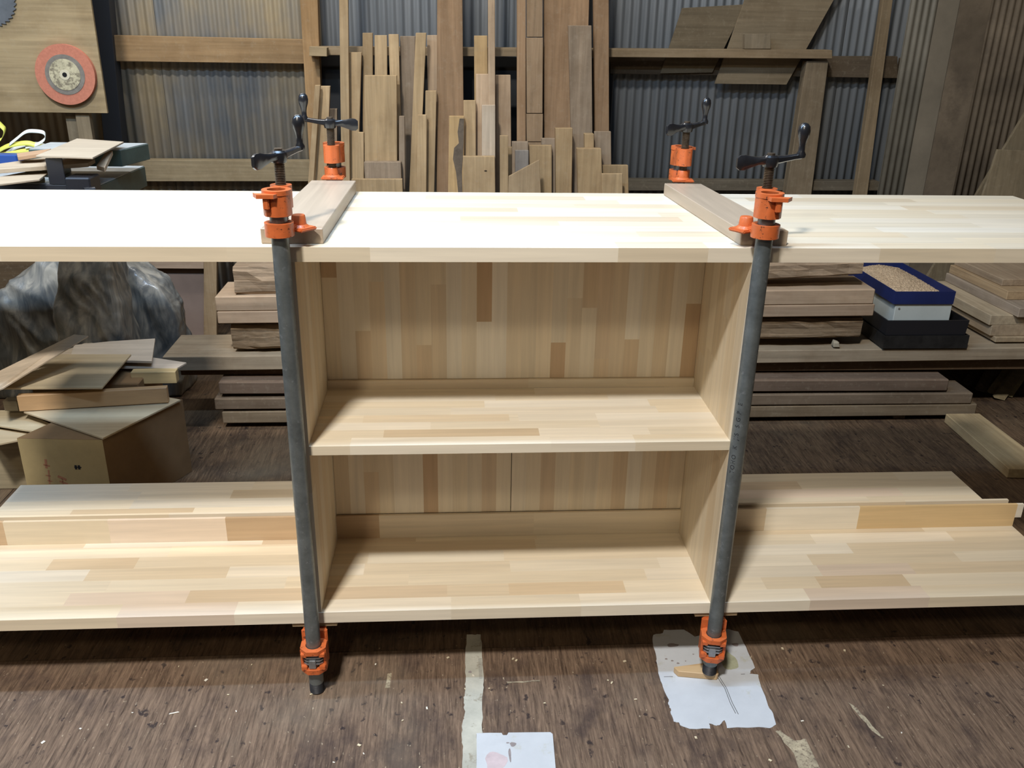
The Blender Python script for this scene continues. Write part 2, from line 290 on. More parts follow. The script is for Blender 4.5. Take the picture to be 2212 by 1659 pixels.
FRAME = {
    'rail_upper': [(-1.3988, 2.14, 1.0327), (-0.6533, 2.14, 1.0345), (-0.6592, 2.14, 1.1192), (-1.4013, 2.14, 1.1223)],
    'rail_lower': [(-1.4311, 2.14, 0.5983), (-0.651, 2.14, 0.604), (-0.66, 2.14, 0.6815), (-1.4188, 2.14, 0.6801)],
    'post_left': [(-0.6109, 2.09, 0.572), (-0.6602, 2.09, 0.5717), (-0.6538, 2.09, 1.2508), (-0.5919, 2.09, 1.252)],
    'rack': [(-0.6273, 2.06, 1.0979), (1.3017, 2.06, 1.1165), (1.3066, 2.06, 1.0857), (-0.6295, 2.06, 1.0651)],
    'rail_shaded': [(0.4818, 2.13, 1.0784), (1.6017, 2.13, 1.0959), (1.617, 2.13, 1.0154), (0.4856, 2.13, 1.0159)],
    'rail_shaded2': [(0.5466, 2.13, 0.6215), (1.6048, 2.13, 0.6219), (1.6114, 2.13, 0.5849), (0.5495, 2.13, 0.5779)],
    'brace1': [(1.2064, 2.08, 0.5783), (1.3101, 2.08, 0.5789), (1.3019, 2.08, 1.0766), (1.218, 2.08, 1.0753)],
    'brace2': [(1.4762, 2.05, 0.5854), (1.5252, 2.05, 0.5857), (1.498, 2.05, 1.2914), (1.4614, 2.05, 1.2907)],
    'shelfsheet1': [(0.6776, 2.1, 1.0203), (0.8776, 2.1, 1.0265), (0.9786, 2.1, 1.2682), (0.7411, 2.1, 1.2512)],
    'shelfsheet2': [(0.889, 2.1, 0.9868), (1.1697, 2.1, 0.9873), (1.3083, 2.1, 1.2887), (0.975, 2.1, 1.2979)],
    'shelfblock': [(0.9709, 2.0, 1.1129), (1.0691, 2.0, 1.1145), (1.0622, 2.0, 1.1663), (0.9646, 2.0, 1.1647)],
    'plyboard': [(-1.9498, 1.85, 0.8774), (-1.2932, 1.85, 0.8808), (-1.2989, 1.85, 1.234), (-1.8703, 1.85, 1.223)],
    'disc': [(-1.4057, 1.84, 1.0025), (-1.312, 1.84, 1.0039)],
    'saw': [(-1.6144, 1.84, 1.2387), (-1.5378, 1.84, 1.2154)],
    'ply_post': [(-1.4489, 1.9, 0.7698), (-1.3699, 1.9, 0.7706), (-1.3535, 1.9, 0.8754), (-1.4316, 1.9, 0.8745)],
    'darkpost': [(-1.4293, 2.12, 0.5526), (-1.3619, 2.12, 0.553), (-1.3282, 2.12, 1.2385), (-1.3954, 2.12, 1.2372)],
    'stubL': [(-0.6207, 2.0, 1.0674), (-0.559, 2.0, 1.0668), (-0.5572, 2.0, 1.096), (-0.6185, 2.0, 1.0996)],
    'leanright': [(1.7274, 1.7, 0.6484), (2.4437, 1.7, 0.6529), (2.3116, 1.7, 1.0805), (1.834, 1.7, 1.0734)],
    'rightwall': [(2.08, 2.974, 0.9093), (2.08, 2.597, 0.9365), (2.08, 2.0565, 0.9756)],
    'brownpanel': [(-1.4705, 2.0, 0.013), (-1.0835, 2.0, 0.0112), (-1.0556, 2.0, 0.2991), (-1.4363, 2.0, 0.2987)],
    'panelrail': [(-1.3316, 1.97, 0.3013), (-1.0654, 1.97, 0.2998), (-1.0612, 1.97, 0.3376), (-1.3265, 1.97, 0.3372)],
    'panelpost': [(-1.0963, 1.97, 0.0218), (-1.0464, 1.97, 0.0215), (-1.0091, 1.97, 0.3735), (-1.0572, 1.97, 0.3734)],
    'darkboard': [(-1.9595, 1.97, 0.0822), (-1.5979, 1.97, 0.0809), (-1.5555, 1.97, 0.3369), (-1.9075, 1.97, 0.3363)],
    'sheetA': [(1.5649, 2.03, 0.5877), (1.7479, 2.03, 0.5889), (1.7218, 2.03, 1.2953), (1.551, 2.03, 1.292)],
    'sheetB': [(1.7007, 1.93, 0.6066), (2.3315, 1.93, 0.6106), (2.3154, 1.93, 1.3048), (1.6747, 1.93, 1.2925)],
    'leanpatch': [(1.7634, 1.68, 0.6522), (1.9735, 1.68, 0.6535), (1.9707, 1.68, 0.7994), (1.7911, 1.68, 0.8057)],
    'drum': [(1.7392, 1.0729, 0.0)],
    'sticks': [((1.7794, 1.3763, 0.0), (1.8999, 1.4763, 0.0566)), ((1.778, 1.3309, 0.0), (1.8921, 1.4309, 0.0744)), ((1.8258, 1.3544, 0.0), (1.9401, 1.4544, 0.0648)), ((1.7527, 1.3979, 0.0), (1.8517, 1.4979, 0.0484)), ((1.7391, 1.4497, 0.0), (1.8156, 1.5497, 0.0284))],
    'floorplank': [(1.4702, 0.7755, 0.0), (1.488, 1.1867, 0.0), (1.5767, 1.1442, 0.03)],
    'paperA': [(0.2971, 0.117, 0.0), (0.3184, 0.1221, 0.0), (0.3232, 0.1328, 0.0), (0.3661, 0.1317, 0.0), (0.3756, 0.1197, 0.0), (0.3834, 0.1074, 0.0), (0.4616, 0.1295, 0.0), (0.4809, 0.1202, 0.0), (0.4819, 0.0681, 0.0), (0.481, 0.0342, 0.0), (0.4801, 0.0057, 0.0), (0.4686, -0.0024, 0.0), (0.4636, -0.0112, 0.0), (0.4798, -0.0136, 0.0), (0.4778, -0.024, 0.0), (0.4712, -0.1002, 0.0), (0.4738, -0.1213, 0.0), (0.4698, -0.149, 0.0), (0.4546, -0.1574, 0.0), (0.4353, -0.1538, 0.0), (0.3761, -0.1538, 0.0), (0.3772, -0.1337, 0.0), (0.3641, -0.146, 0.0), (0.3547, -0.1456, 0.0), (0.3458, -0.1406, 0.0), (0.3449, -0.1538, 0.0), (0.3067, -0.1524, 0.0), (0.2915, -0.1427, 0.0), (0.2906, -0.1353, 0.0), (0.2816, -0.1331, 0.0), (0.2809, -0.1126, 0.0), (0.284, -0.0995, 0.0), (0.2818, -0.0878, 0.0), (0.2858, -0.0763, 0.0), (0.282, -0.0402, 0.0), (0.2817, -0.0155, 0.0), (0.2852, 0.0271, 0.0), (0.2885, 0.0491, 0.0), (0.2908, 0.0947, 0.0)],
    'paperB': [(-0.0836, -0.1461, 0.0), (-0.0379, -0.1475, 0.0), (-0.0355, -0.1532, 0.0), (-0.0292, -0.1535, 0.0), (-0.0261, -0.1473, 0.0), (0.0504, -0.1498, 0.0), (0.0541, -0.1542, 0.0), (0.0496, -0.2627, 0.0), (-0.0872, -0.2562, 0.0)],
    'tape': [(-0.0965, 0.1344, 0.0), (-0.0671, 0.1332, 0.0), (-0.0668, 0.0664, 0.0), (-0.0658, -0.0105, 0.0), (-0.0701, -0.052, 0.0), (-0.0732, -0.1422, 0.0), (-0.0733, -0.1459, 0.0), (-0.0842, -0.1478, 0.0), (-0.0877, -0.2562, 0.0), (-0.1135, -0.255, 0.0), (-0.1091, -0.1836, 0.0), (-0.1105, -0.1527, 0.0), (-0.1072, -0.1107, 0.0), (-0.1042, -0.0955, 0.0), (-0.1057, -0.0666, 0.0), (-0.1034, -0.0424, 0.0), (-0.101, -0.009, 0.0), (-0.1008, 0.0617, 0.0)],
    'bag': [(-1.2201, 1.25, 0.4071), (-1.4118, 1.2, 0.3076), (-1.1124, 1.35, 0.2856), (-0.9988, 1.35, 0.3007), (-1.46, 1.25, 0.4502), (-1.3076, 1.25, 0.4072), (-1.1321, 1.25, 0.407)],
    'tent': [(-1.345, 1.5, 0.5176), (-1.2369, 1.5, 0.4876), (-1.0766, 1.46, 0.3722), (-1.0408, 1.46, 0.2935), (-1.0354, 1.46, 0.2407), (-1.0447, 1.45, 0.1548), (-1.3973, 1.46, 0.3879), (-1.4916, 1.46, 0.3291), (-1.5886, 1.46, 0.276), (-1.7744, 1.46, 0.2196)],
    'column': [(-1.2542, 1.29, 0.5946), (-1.1554, 1.29, 0.595), (-1.1347, 1.23, 0.4699), (-1.1248, 1.22, 0.3872), (-1.1465, 1.22, 0.24), (-1.2783, 1.23, 0.4699), (-1.2955, 1.22, 0.4161), (-1.3063, 1.22, 0.3296), (-1.2833, 1.22, 0.2408)],
    'bark': [(-0.09, 1.8994, 0.87), (-0.0976, 1.8985, 0.8233), (-0.0932, 1.8977, 0.7846), (-0.1105, 1.8974, 0.7678), (-0.1148, 1.8966, 0.7285), (-0.1041, 1.8957, 0.6833), (-0.0953, 1.8939, 0.5973), (-0.0807, 1.8939, 0.5974), (-0.0821, 1.8957, 0.6835), (-0.076, 1.8977, 0.7848), (-0.0747, 1.8994, 0.8702)],
    'knot': [(0.0026, 1.8619, 0.693)],
    'ribbon': [[(-1.2407, 1.0, 0.8824), (-1.221, 1.0, 0.8963), (-1.1952, 1.0, 0.9136), (-1.1721, 1.0, 0.9161), (-1.1501, 1.0, 0.9118), (-1.1505, 1.0, 0.897), (-1.1723, 1.0, 0.883), (-1.2021, 1.0, 0.8759)], [(-1.2788, 1.0, 0.8613), (-1.2534, 1.0, 0.8754), (-1.2293, 1.0, 0.8825), (-1.1945, 1.0, 0.8862), (-1.1674, 1.0, 0.8785), (-1.1398, 1.0, 0.873)], [(-1.2797, 1.0, 0.8567), (-1.2451, 1.0, 0.8593), (-1.2095, 1.0, 0.8666), (-1.1629, 1.0, 0.8716)], [(-1.2633, 1.0, 0.941), (-1.2512, 1.0, 0.9277), (-1.2455, 1.0, 0.9164), (-1.2574, 1.0, 0.8959), (-1.273, 1.0, 0.8912)]],
    'blue': [(-1.268, 0.95, 0.8569), (-1.2107, 0.95, 0.8529)],
    'cap': [(-1.0687, 0.66, 0.8492), (-1.0389, 0.66, 0.8495)],
    'fence': [(-1.1293, 0.62, 0.8385), (-0.9042, 0.62, 0.841), (-0.956, 0.62, 0.8547), (-1.1257, 0.62, 0.8564)],
    'fencepost': [(-0.9932, 0.64, 0.8491), (-0.9593, 0.64, 0.8513), (-0.9545, 0.64, 0.9042), (-0.9895, 0.64, 0.9048)],
    'fenceblock': [(-0.9539, 0.62, 0.8377), (-0.8988, 0.62, 0.8381), (-0.9018, 0.62, 0.869), (-0.9497, 0.62, 0.8627)],
}
SHEETS = {
    'saw_sheet_1': [(-1.0359, 0.9107, 0.91), (-0.9071, 0.8586, 0.91), (-0.8847, 0.5958, 0.91), (-1.0105, 0.6155, 0.91)],
    'saw_sheet_2': [(-1.1386, 0.6791, 0.88), (-1.0636, 0.8136, 0.88), (-1.0166, 0.8037, 0.885), (-0.9254, 0.7139, 0.89), (-0.9307, 0.6846, 0.885), (-1.1062, 0.6087, 0.88)],
    'saw_sheet_3': [(-1.1018, 0.5928, 0.865), (-1.066, 0.6885, 0.865), (-1.0228, 0.7106, 0.865), (-0.9984, 0.5855, 0.865), (-1.0629, 0.5083, 0.865)],
    'saw_stick': [(-0.9179, 0.7698, 0.9), (-0.9072, 0.7784, 0.9), (-0.8842, 0.653, 0.88), (-0.9136, 0.685, 0.88)],
    'saw_stick2': [(-1.1133, 0.7548, 0.895), (-1.0388, 0.7627, 0.905), (-1.0282, 0.6869, 0.905), (-1.0862, 0.6972, 0.895)],
    'box_sheet': [(-1.2401, 0.8002, 0.229), (-0.981, 0.6348, 0.229), (-0.8589, 0.871, 0.229), (-1.0916, 0.9782, 0.229)],
    'big_sheet': [(-1.2811, 0.8028, 0.295), (-1.0316, 0.8007, 0.295), (-1.0383, 1.0497, 0.295), (-1.2742, 1.0535, 0.295)],
    'strip_sheet': [(-1.2794, 0.7185, 0.315), (-1.2565, 0.7541, 0.315), (-1.1067, 0.9525, 0.385), (-1.1491, 0.9645, 0.385), (-1.3302, 0.8278, 0.315)],
    'white_sheet': [(-1.233, 1.1446, 0.29), (-1.2015, 1.0282, 0.29), (-0.9676, 1.0057, 0.29), (-1.0166, 1.1992, 0.29), (-1.139, 1.1759, 0.29)],
    'white_sheet2': [(-1.0654, 1.0122, 0.27), (-0.9016, 0.9984, 0.27), (-0.8849, 1.0457, 0.27), (-0.9928, 1.0892, 0.27), (-1.0776, 1.0678, 0.27)],
    'low_sheet1': [(-1.3899, 0.8811, 0.2), (-1.2775, 0.8722, 0.2), (-1.0978, 0.7253, 0.2), (-1.1133, 0.7121, 0.2), (-1.3503, 0.7967, 0.2)],
    'low_sheet2': [(-1.3523, 0.7946, 0.185), (-1.3037, 0.7905, 0.185), (-1.1784, 0.7479, 0.185), (-1.2992, 0.6815, 0.185)],
    'mid_sheet': [(-1.1619, 1.1812, 0.275), (-1.2215, 1.2151, 0.275), (-1.2736, 1.1074, 0.275), (-1.1641, 1.094, 0.275)],
}
BARS = {
    'long_bar': ((-1.2484, 0.7959, 0.231), (-0.883, 0.8449, 0.231), 0.0432),
    'block_e': ((-1.0181, 0.9689, 0.235), (-0.8964, 0.9733, 0.235), 0.0348),
    'block_f': ((-1.0579, 0.9562, 0.235), (-1.0021, 0.9584, 0.235), 0.0195),
    'block_g': ((-1.3067, 0.8362, 0.215), (-1.2708, 0.8353, 0.215), 0.0294),
}

fl = setp(box('floor', -3.2, 3.3, -2.2, 2.3, -.06, -.013, plain('subfloor', (.03, .02, .015)), None), kind='structure')
k = 0
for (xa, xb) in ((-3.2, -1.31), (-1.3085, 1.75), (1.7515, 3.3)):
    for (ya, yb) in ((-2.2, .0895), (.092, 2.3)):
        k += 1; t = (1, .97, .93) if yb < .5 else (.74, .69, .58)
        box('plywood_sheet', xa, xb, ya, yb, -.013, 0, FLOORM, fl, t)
def corrugated(name, x0, x1, y, z0, z1, mat, parent, color, amp=.0045, pitch=.0318, along='x', phase=0, lean=0):
    n = int((x1-x0)/pitch*8); vs = []; fs = []
    for i in range(n+1):
        x = x0+(x1-x0)*i/n; d = amp*math.cos(2*math.pi*(x-phase)/pitch)
        for (z, j) in ((z0, 0), (z1, 1)):
            yy = y+d+lean*(z-z0)
            vs.append((x, yy, z) if along == 'x' else (yy, x, z))
    fs = [(2*i, 2*i+2, 2*i+3, 2*i+1) for i in range(n)]
    o = mesh(name, vs, fs, mat, parent, color, smooth=True)
    sm = o.modifiers.new('thick', 'SOLIDIFY'); sm.thickness = .0006
    return o
wb = setp(empty('wall_back', (0, 0, 0)), kind='structure')
x = -3.2; i = 0
for dust in (.5, .5, .45, .36, .05, .0, -.12, -.2, -.2, -.2):
    corrugated('corrugated_sheet', x, x+.70, 2.20+.0035*(i % 2), 0, 2.6, ZSHEET, wb, (dust+.0, 0, 0)); x += .65; i += 1
def bx4(name, q, depth, mat, parent=None, color=None, bevel=.0015):
    """a timber whose front face is the given four points, going back in y by depth"""
    return prism(name, q, (0, depth, 0), mat, parent, color, bevel)
box('shade_sheet', -.605, .50, 2.165, 2.168, .55, 1.07, plain('black_shade', (.02, .02, .02), .8), wb)  # added black sheet standing in for the deep shade behind the lumber
wl = setp(box('wall_left', -3.25, -3.2, -2.2, 2.3, 0, 2.6, BSHEET), kind='structure')
wr = setp(box('wall_right', 3.3, 3.35, -2.2, 2.3, 0, 2.6, BSHEET), kind='structure')
F = FRAME
# framing timbers of the wall
def ext(q, z0=None, z1=None):
    """lengthen an upright front quad (bl, br, tr, tl) to new bottom and top heights"""
    bl, br, tr, tl = [Vector(p) for p in q]
    def at(a, b, z): return a+(b-a)*((z-a.z)/(b.z-a.z))
    return [at(bl, tl, z0) if z0 is not None else bl, at(br, tr, z0) if z0 is not None else br, at(br, tr, z1) if z1 is not None else tr, at(bl, tl, z1) if z1 is not None else tl]
OB = (.36, .235, .12)
for q, c in ((F['rail_upper'], OB), (F['rail_lower'], (.30, .235, .14)), (F['rail_shaded'], (.12, .09, .06)), (F['rail_shaded2'], (.15, .125, .09))):  # upper right rail: the shade lying on it is put into its dark colour
    if q is F['rail_shaded']:
        dd = .035; q = [(a, b+.022, c_) for a, b, c_ in q]
    else: dd = .05
    bx4('wall_rail', q, dd, wood('x', 'old'), wb, c)
box('wall_rail', -3.2, -1.44, 2.14, 2.19, .60, .68, wood('x', 'old'), wb, (.25, .18, .11), .0015)
box('wall_rail', 1.62, 3.2, 2.13, 2.18, 1.02, 1.09, wood('x', 'old'), wb, (.12, .09, .06), .0015)  # continues the upper right rail, same shade in its colour
bx4('wall_post', ext(F['post_left'], .0, 2.5), .045, wood('z', 'old'), wb, (.40, .25, .12))
bx4('wall_post', ext(F['darkpost'], .0, 2.5), .06, plain('dark_steel_post', (.05, .055, .065), .5, .3), wb)
bx4('wall_post', ext(F['brace1'], .0, 1.075), .045, wood('z', 'old'), wb, (.24, .185, .12))
bx4('wall_post', ext(F['brace2'], .0, 2.4), .03, wood('z', 'old'), wb, (.27, .20, .12))

# ---------------------------------------------------------------- the bookcase being glued up
Z0 = .165
root = empty('bookcase', (0, 0, Z0))
setp(root, 'unfinished pale wood open bookcase, long top and bottom boards overhanging, clamped on the floor', 'bookcase')
PAL = [(.76, .66, .50), (.73, .615, .445), (.78, .69, .545), (.74, .63, .46), (.70, .575, .405), (.79, .715, .585), (.75, .655, .50), (.65, .515, .355)]
PW = [5, 4, 5, 5, 3, 3, 5, 1.2]
DARK, MID, PINKW, LITE = (.54, .38, .23), (.65, .51, .34), (.73, .60, .47), (.81, .72, .57)
def staves(part, x0, x1, y0, y1, z0, z1, along, across, width, lmin, lmax, seed, special=()):
    """a glued board made of finger-jointed staves; special = (across position, start, end, colour)"""
    r = random.Random(seed)
    lo = dict(x=x0, y=y0, z=z0); hi = dict(x=x1, y=y1, z=z1)
    p = empty(part); p.parent = root
    n = max(1, round((hi[across]-lo[across])/width)); wd = (hi[across]-lo[across])/n
    up = [a for a in 'xyz' if a not in (along, across)][0]
    for i in range(n):
        a0 = lo[across]+i*wd; a1 = a0+wd
        mine = sorted([(max(lo[along], s[1]), min(hi[along], s[2]), s[3]) for s in special if a0 <= s[0] < a1])
        segs = []; pos = lo[along]; prev = None
        def fill(a, b):
            nonlocal prev
            while b-a > 1e-4:
                l = r.uniform(lmin, lmax)
                if b-a-l < lmin*.45: l = b-a
                c = r.choices(PAL, PW)[0]
                if c == prev: c = r.choices(PAL, PW)[0]
                prev = c; segs.append((a, min(b, a+l), c)); a += l
        for s0, s1, c in mine:
            if s0 > pos: fill(pos, s0)
            segs.append((max(pos, s0), s1, c)); pos = s1
        fill(pos, hi[along]) if not mine else (fill(pos, hi[along]) if hi[along]-pos > .002 else None)
        for a, b, c in segs:
            if not mine and a == lo[along] and r.random() < .7: pass
            d = dict(lo); e = dict(hi); d[along] = a; e[along] = b; d[across] = a0; e[across] = a1
            pr = r.uniform(-.00008, .00008); d[up] -= pr; e[up] += pr
            j = r.uniform(.96, 1.04)
            box('stave', d['x'], e['x'], d['y'], e['y'], d['z'], e['z'], wood(along), p, tuple(v*j for v in c))
    return p
H, ZM = .6711, .3457
tb = [-1.16, -.818, -.474, -.251, .147, .295, .583, .781, 1.108]
tcol = [PAL[0], PAL[1], PAL[3], LITE, PAL[1], PAL[2], PAL[3], PAL[0]]
bb = [-1.137, -.744, -.531, -.128, .12, .568, .808, 1.131]
bcol = [PAL[3], PINKW, PAL[2], PAL[0], LITE, PINKW, PAL[3]]
staves('top_board', -1.16, 1.108, 0, .491, H, H+.0237, 'x', 'y', .041, .22, .5, 3, [(.01, tb[i], tb[i+1], tcol[i]) for i in range(8)])
staves('bottom_board', -1.137, 1.131, 0, .517, -.0235, 0, 'x', 'y', .0398, .24, .5, 11,
       [(.01, bb[i], bb[i+1], bcol[i]) for i in range(7)]+[(.39, -.972, -.705, MID), (.163, -.935, -.764, MID), (.045, -.855, -.631, PINKW),
        (.06, -.015, .214, MID), (.05, .606, .79, MID), (.09, .625, .821, PINKW), (.301, -.647, -.464, MID), (.454, -.846, -.637, LITE), (.12, .3, .62, LITE), (.43, .55, .95, PINKW)])
staves('middle_shelf', -.37, .37, 0, .255, ZM-.0173, ZM, 'x', 'y', .0318, .2, .42, 21,
       [(.05, -.245, .033, MID), (.112, -.287, -.017, PAL[4]), (.105, .0, .147, LITE), (.01, -.37, -.30, PAL[3]), (.01, -.3, .05, LITE), (.01, .05, .2, PAL[2]), (.01, .2, .37, PAL[3])])
for s, sd in ((-1, 31), (1, 37)):
    xa, xb = (-.394, -.37) if s < 0 else (.37, .394)
    staves('side_panel', xa, xb, .0005, .49, .0002, H-.0003, 'z', 'y', .04, .25, .6, sd)
staves('upper_back_panel', -.3695, .3695, .262, .274, .3645, H-.0003, 'z', 'x', .0296, .16, .4, 41,
       [(-.065, .484, H, DARK), (-.34, .573, H, DARK), (-.285, .36, .466, MID), (-.191, .36, .436, MID), (.0986, .36, .44, DARK), (.191, .36, .405, MID), (.16, .512, H, MID), (.225, .36, .446, MID), (.36, .36, .52, DARK)])
staves('lower_back_panel', -.3695, -.0007, .262, .274, .0562, ZM-.0175, 'z', 'x', .0307, .14, .36, 43, [(-.17, .05, .33, DARK), (-.287, .05, .156, MID), (-.2, .2, .33, LITE)])
staves('lower_back_panel', .0007, .3695, .262, .274, .0562, ZM-.0175, 'z', 'x', .0307, .14, .36, 47, [(.244, .05, .33, MID), (.31, .05, .33, MID)])
box('seam_backing', -.02, .02, .2742, .28, .0562, ZM-.0175, plain('dark_seam', (.05, .03, .015), .9), root)  # added behind the panel seam to stop light leaking through
staves('shelf_back_strip', -.3695, .3695, .255, .275, ZM+.0002, .3638, 'x', 'z', .03, .2, .4, 53, [(.35, -.37, 0.03, PAL[4]), (.35, .03, .23, PAL[3]), (.35, .23, .37, PAL[1])])
sp = [(-1.137, -1.05, DARK), (-1.05, -.84, PAL[1]), (-.84, -.6, PINKW), (-.6, -.28, DARK), (-.28, .05, PAL[1]), (.05, .40, PAL[3]), (.40, .56, MID), (.56, .77, LITE), (.77, 1.131, (.70, .50, .26))]
staves('groove_strip', -1.137, 1.131, .255, .2615, .0002, .0552, 'x', 'z', .055, .2, .4, 59, [(.02, a, b, c) for a, b, c in sp])
staves('groove_strip', -1.12, 1.122, .275, .282, .0002, .0552, 'x', 'z', .055, .3, .5, 61)
box('groove_strip_tongue', 1.131, 1.146, .2552, .2613, .022, .0552, wood('x'), root, PAL[5])

# ---------------------------------------------------------------- clamping blocks (pads) on the top board
for lab, q in (('pale hardwood clamping batten across the top board, under the two left clamps', [(-.424, .022), (-.326, .022), (-.318, .478), (-.409, .478)]),
               ('pale hardwood clamping batten across the top board, under the two right clamps', [(.352, .018), (.431, .018), (.405, .47), (.327, .474)])):
    zt = H+.0241+Z0
    o = prism('clamping_batten', [(a, b, zt) for a, b in q], (0, 0, .0245), wood('y', 'new'), None, (.43, .335, .24), .0012)
    setp(o, lab, 'wood batten', 'battens under the clamps')
for lab, x, y0, y1, c in (('thin scrap pad under the bottom board at the front left clamp', -.385, .004, .07, (.30, .22, .13)), ('thin scrap pad under the bottom board at the front right clamp', .386, .004, .07, (.40, .28, .16)),
                ('thin scrap pad under the bottom board at the back left clamp', -.366, .44, .50, (.30, .22, .13)), ('thin scrap pad under the bottom board at the back right clamp', .372, .44, .50, (.30, .22, .13))):
    setp(box('scrap_pad', x-.042, x+.042, y0, y1, Z0-.0345, Z0-.024, wood('x', 'old'), None, c, .001), lab, 'wood scrap', 'scrap pads under the bottom board')
for i, (x, lab) in enumerate(((-.8, 'square timber bearer on the floor carrying the left end of the bottom board'), (.85, 'square timber bearer on the floor carrying the right end of the bottom board'))):
    setp(box('floor_bearer', x-.04, x+.04, .22, .46, 0.0005, Z0-.0242, wood('y', 'old'), None, (.25, .18, .11), .002), lab, 'timber block', 'bearers under the bookcase')

# ---------------------------------------------------------------- pipe clamps
def bcyl(bm, p0, p1, r0, r1=None, seg=20, caps=True):
    p0, p1 = Vector(p0), Vector(p1); r1 = r0 if r1 is None else r1
    d = (p1-p0).normalized(); u = d.orthogonal().normalized(); v = d.cross(u)
    A = [bm.verts.new(p0+(u*math.cos(2*math.pi*i/seg)+v*math.sin(2*math.pi*i/seg))*r0) for i in range(seg)]
    B = [bm.verts.new(p1+(u*math.cos(2*math.pi*i/seg)+v*math.sin(2*math.pi*i/seg))*r1) for i in range(seg)]
    for i in range(seg): bm.faces.new((A[i], A[(i+1) % seg], B[(i+1) % seg], B[i]))
    if caps: bm.faces.new(A[::-1]); bm.faces.new(B)
def blathe(bm, prof, c=(0, 0, 0), axis=(0, 0, 1), seg=20):
    c = Vector(c); d = Vector(axis).normalized(); u = d.orthogonal().normalized(); v = d.cross(u); rings = []
    for r, h in prof:
        rings.append([bm.verts.new(c+d*h+(u*math.cos(2*math.pi*i/seg)+v*math.sin(2*math.pi*i/seg))*max(r, 1e-5)) for i in range(seg)])
    for a, b in zip(rings, rings[1:]):
        for i in range(seg): bm.faces.new((a[i], a[(i+1) % seg], b[(i+1) % seg], b[i]))
    bm.faces.new(rings[0][::-1]); bm.faces.new(rings[-1])
def bbox_(bm, x0, x1, y0, y1, z0, z1, bev=.0015):
    vs = [bm.verts.new(p) for p in ((x0, y0, z0), (x1, y0, z0), (x1, y1, z0), (x0, y1, z0), (x0, y0, z1), (x1, y0, z1), (x1, y1, z1), (x0, y1, z1))]
    fs = [bm.faces.new([vs[i] for i in f]) for f in BOXF]
    es = list({e for f in fs for e in f.edges})
    if bev: bmesh.ops.bevel(bm, geom=es, offset=bev, segments=2, affect='EDGES')
def bring(bm, outline, rin, z0, z1, seg=40, cx=0, cy=0):
    """plate with a round hole: outline is a function of the angle giving the outer radius"""
    L = []
    for z in (z0, z1):
        L.append([bm.verts.new((cx+outline(2*math.pi*i/seg)*math.cos(2*math.pi*i/seg), cy+outline(2*math.pi*i/seg)*math.sin(2*math.pi*i/seg), z)) for i in range(seg)])
        L.append([bm.verts.new((cx+rin*math.cos(2*math.pi*i/seg), cy+rin*math.sin(2*math.pi*i/seg), z)) for i in range(seg)])
    o0, i0, o1, i1 = L
    for i in range(seg):
        j = (i+1) % seg
        bm.faces.new((o0[i], o0[j], o1[j], o1[i])); bm.faces.new((i0[j], i0[i], i1[i], i1[j]))
        bm.faces.new((o1[i], o1[j], i1[j], i1[i])); bm.faces.new((o0[j], o0[i], i0[i], i0[j]))
def finish(name, bm, mat, parent, smooth=True, rz=0):
    bmesh.ops.recalc_face_normals(bm, faces=bm.faces)
    if rz: bmesh.ops.rotate(bm, verts=bm.verts, cent=(0, 0, 0), matrix=Matrix.Rotation(rz, 3, 'Z'))
    me = bpy.data.meshes.new(name); bm.to_mesh(me); bm.free()
    o = link(name, me, mat, parent)
    if smooth:
        for p in me.polygons: p.use_smooth = True
        me.set_sharp_from_angle(angle=math.radians(38))
    return o
def squarish(hw, ch):
    """radius of a square of half width hw with corners cut by ch"""
    def f(a):
        c, s = abs(math.cos(a)), abs(math.sin(a))
        return min(hw/max(c, s), (2*hw-ch)/(c+s))
    return f
SO = .040                                    # screw axis behind the pipe axis
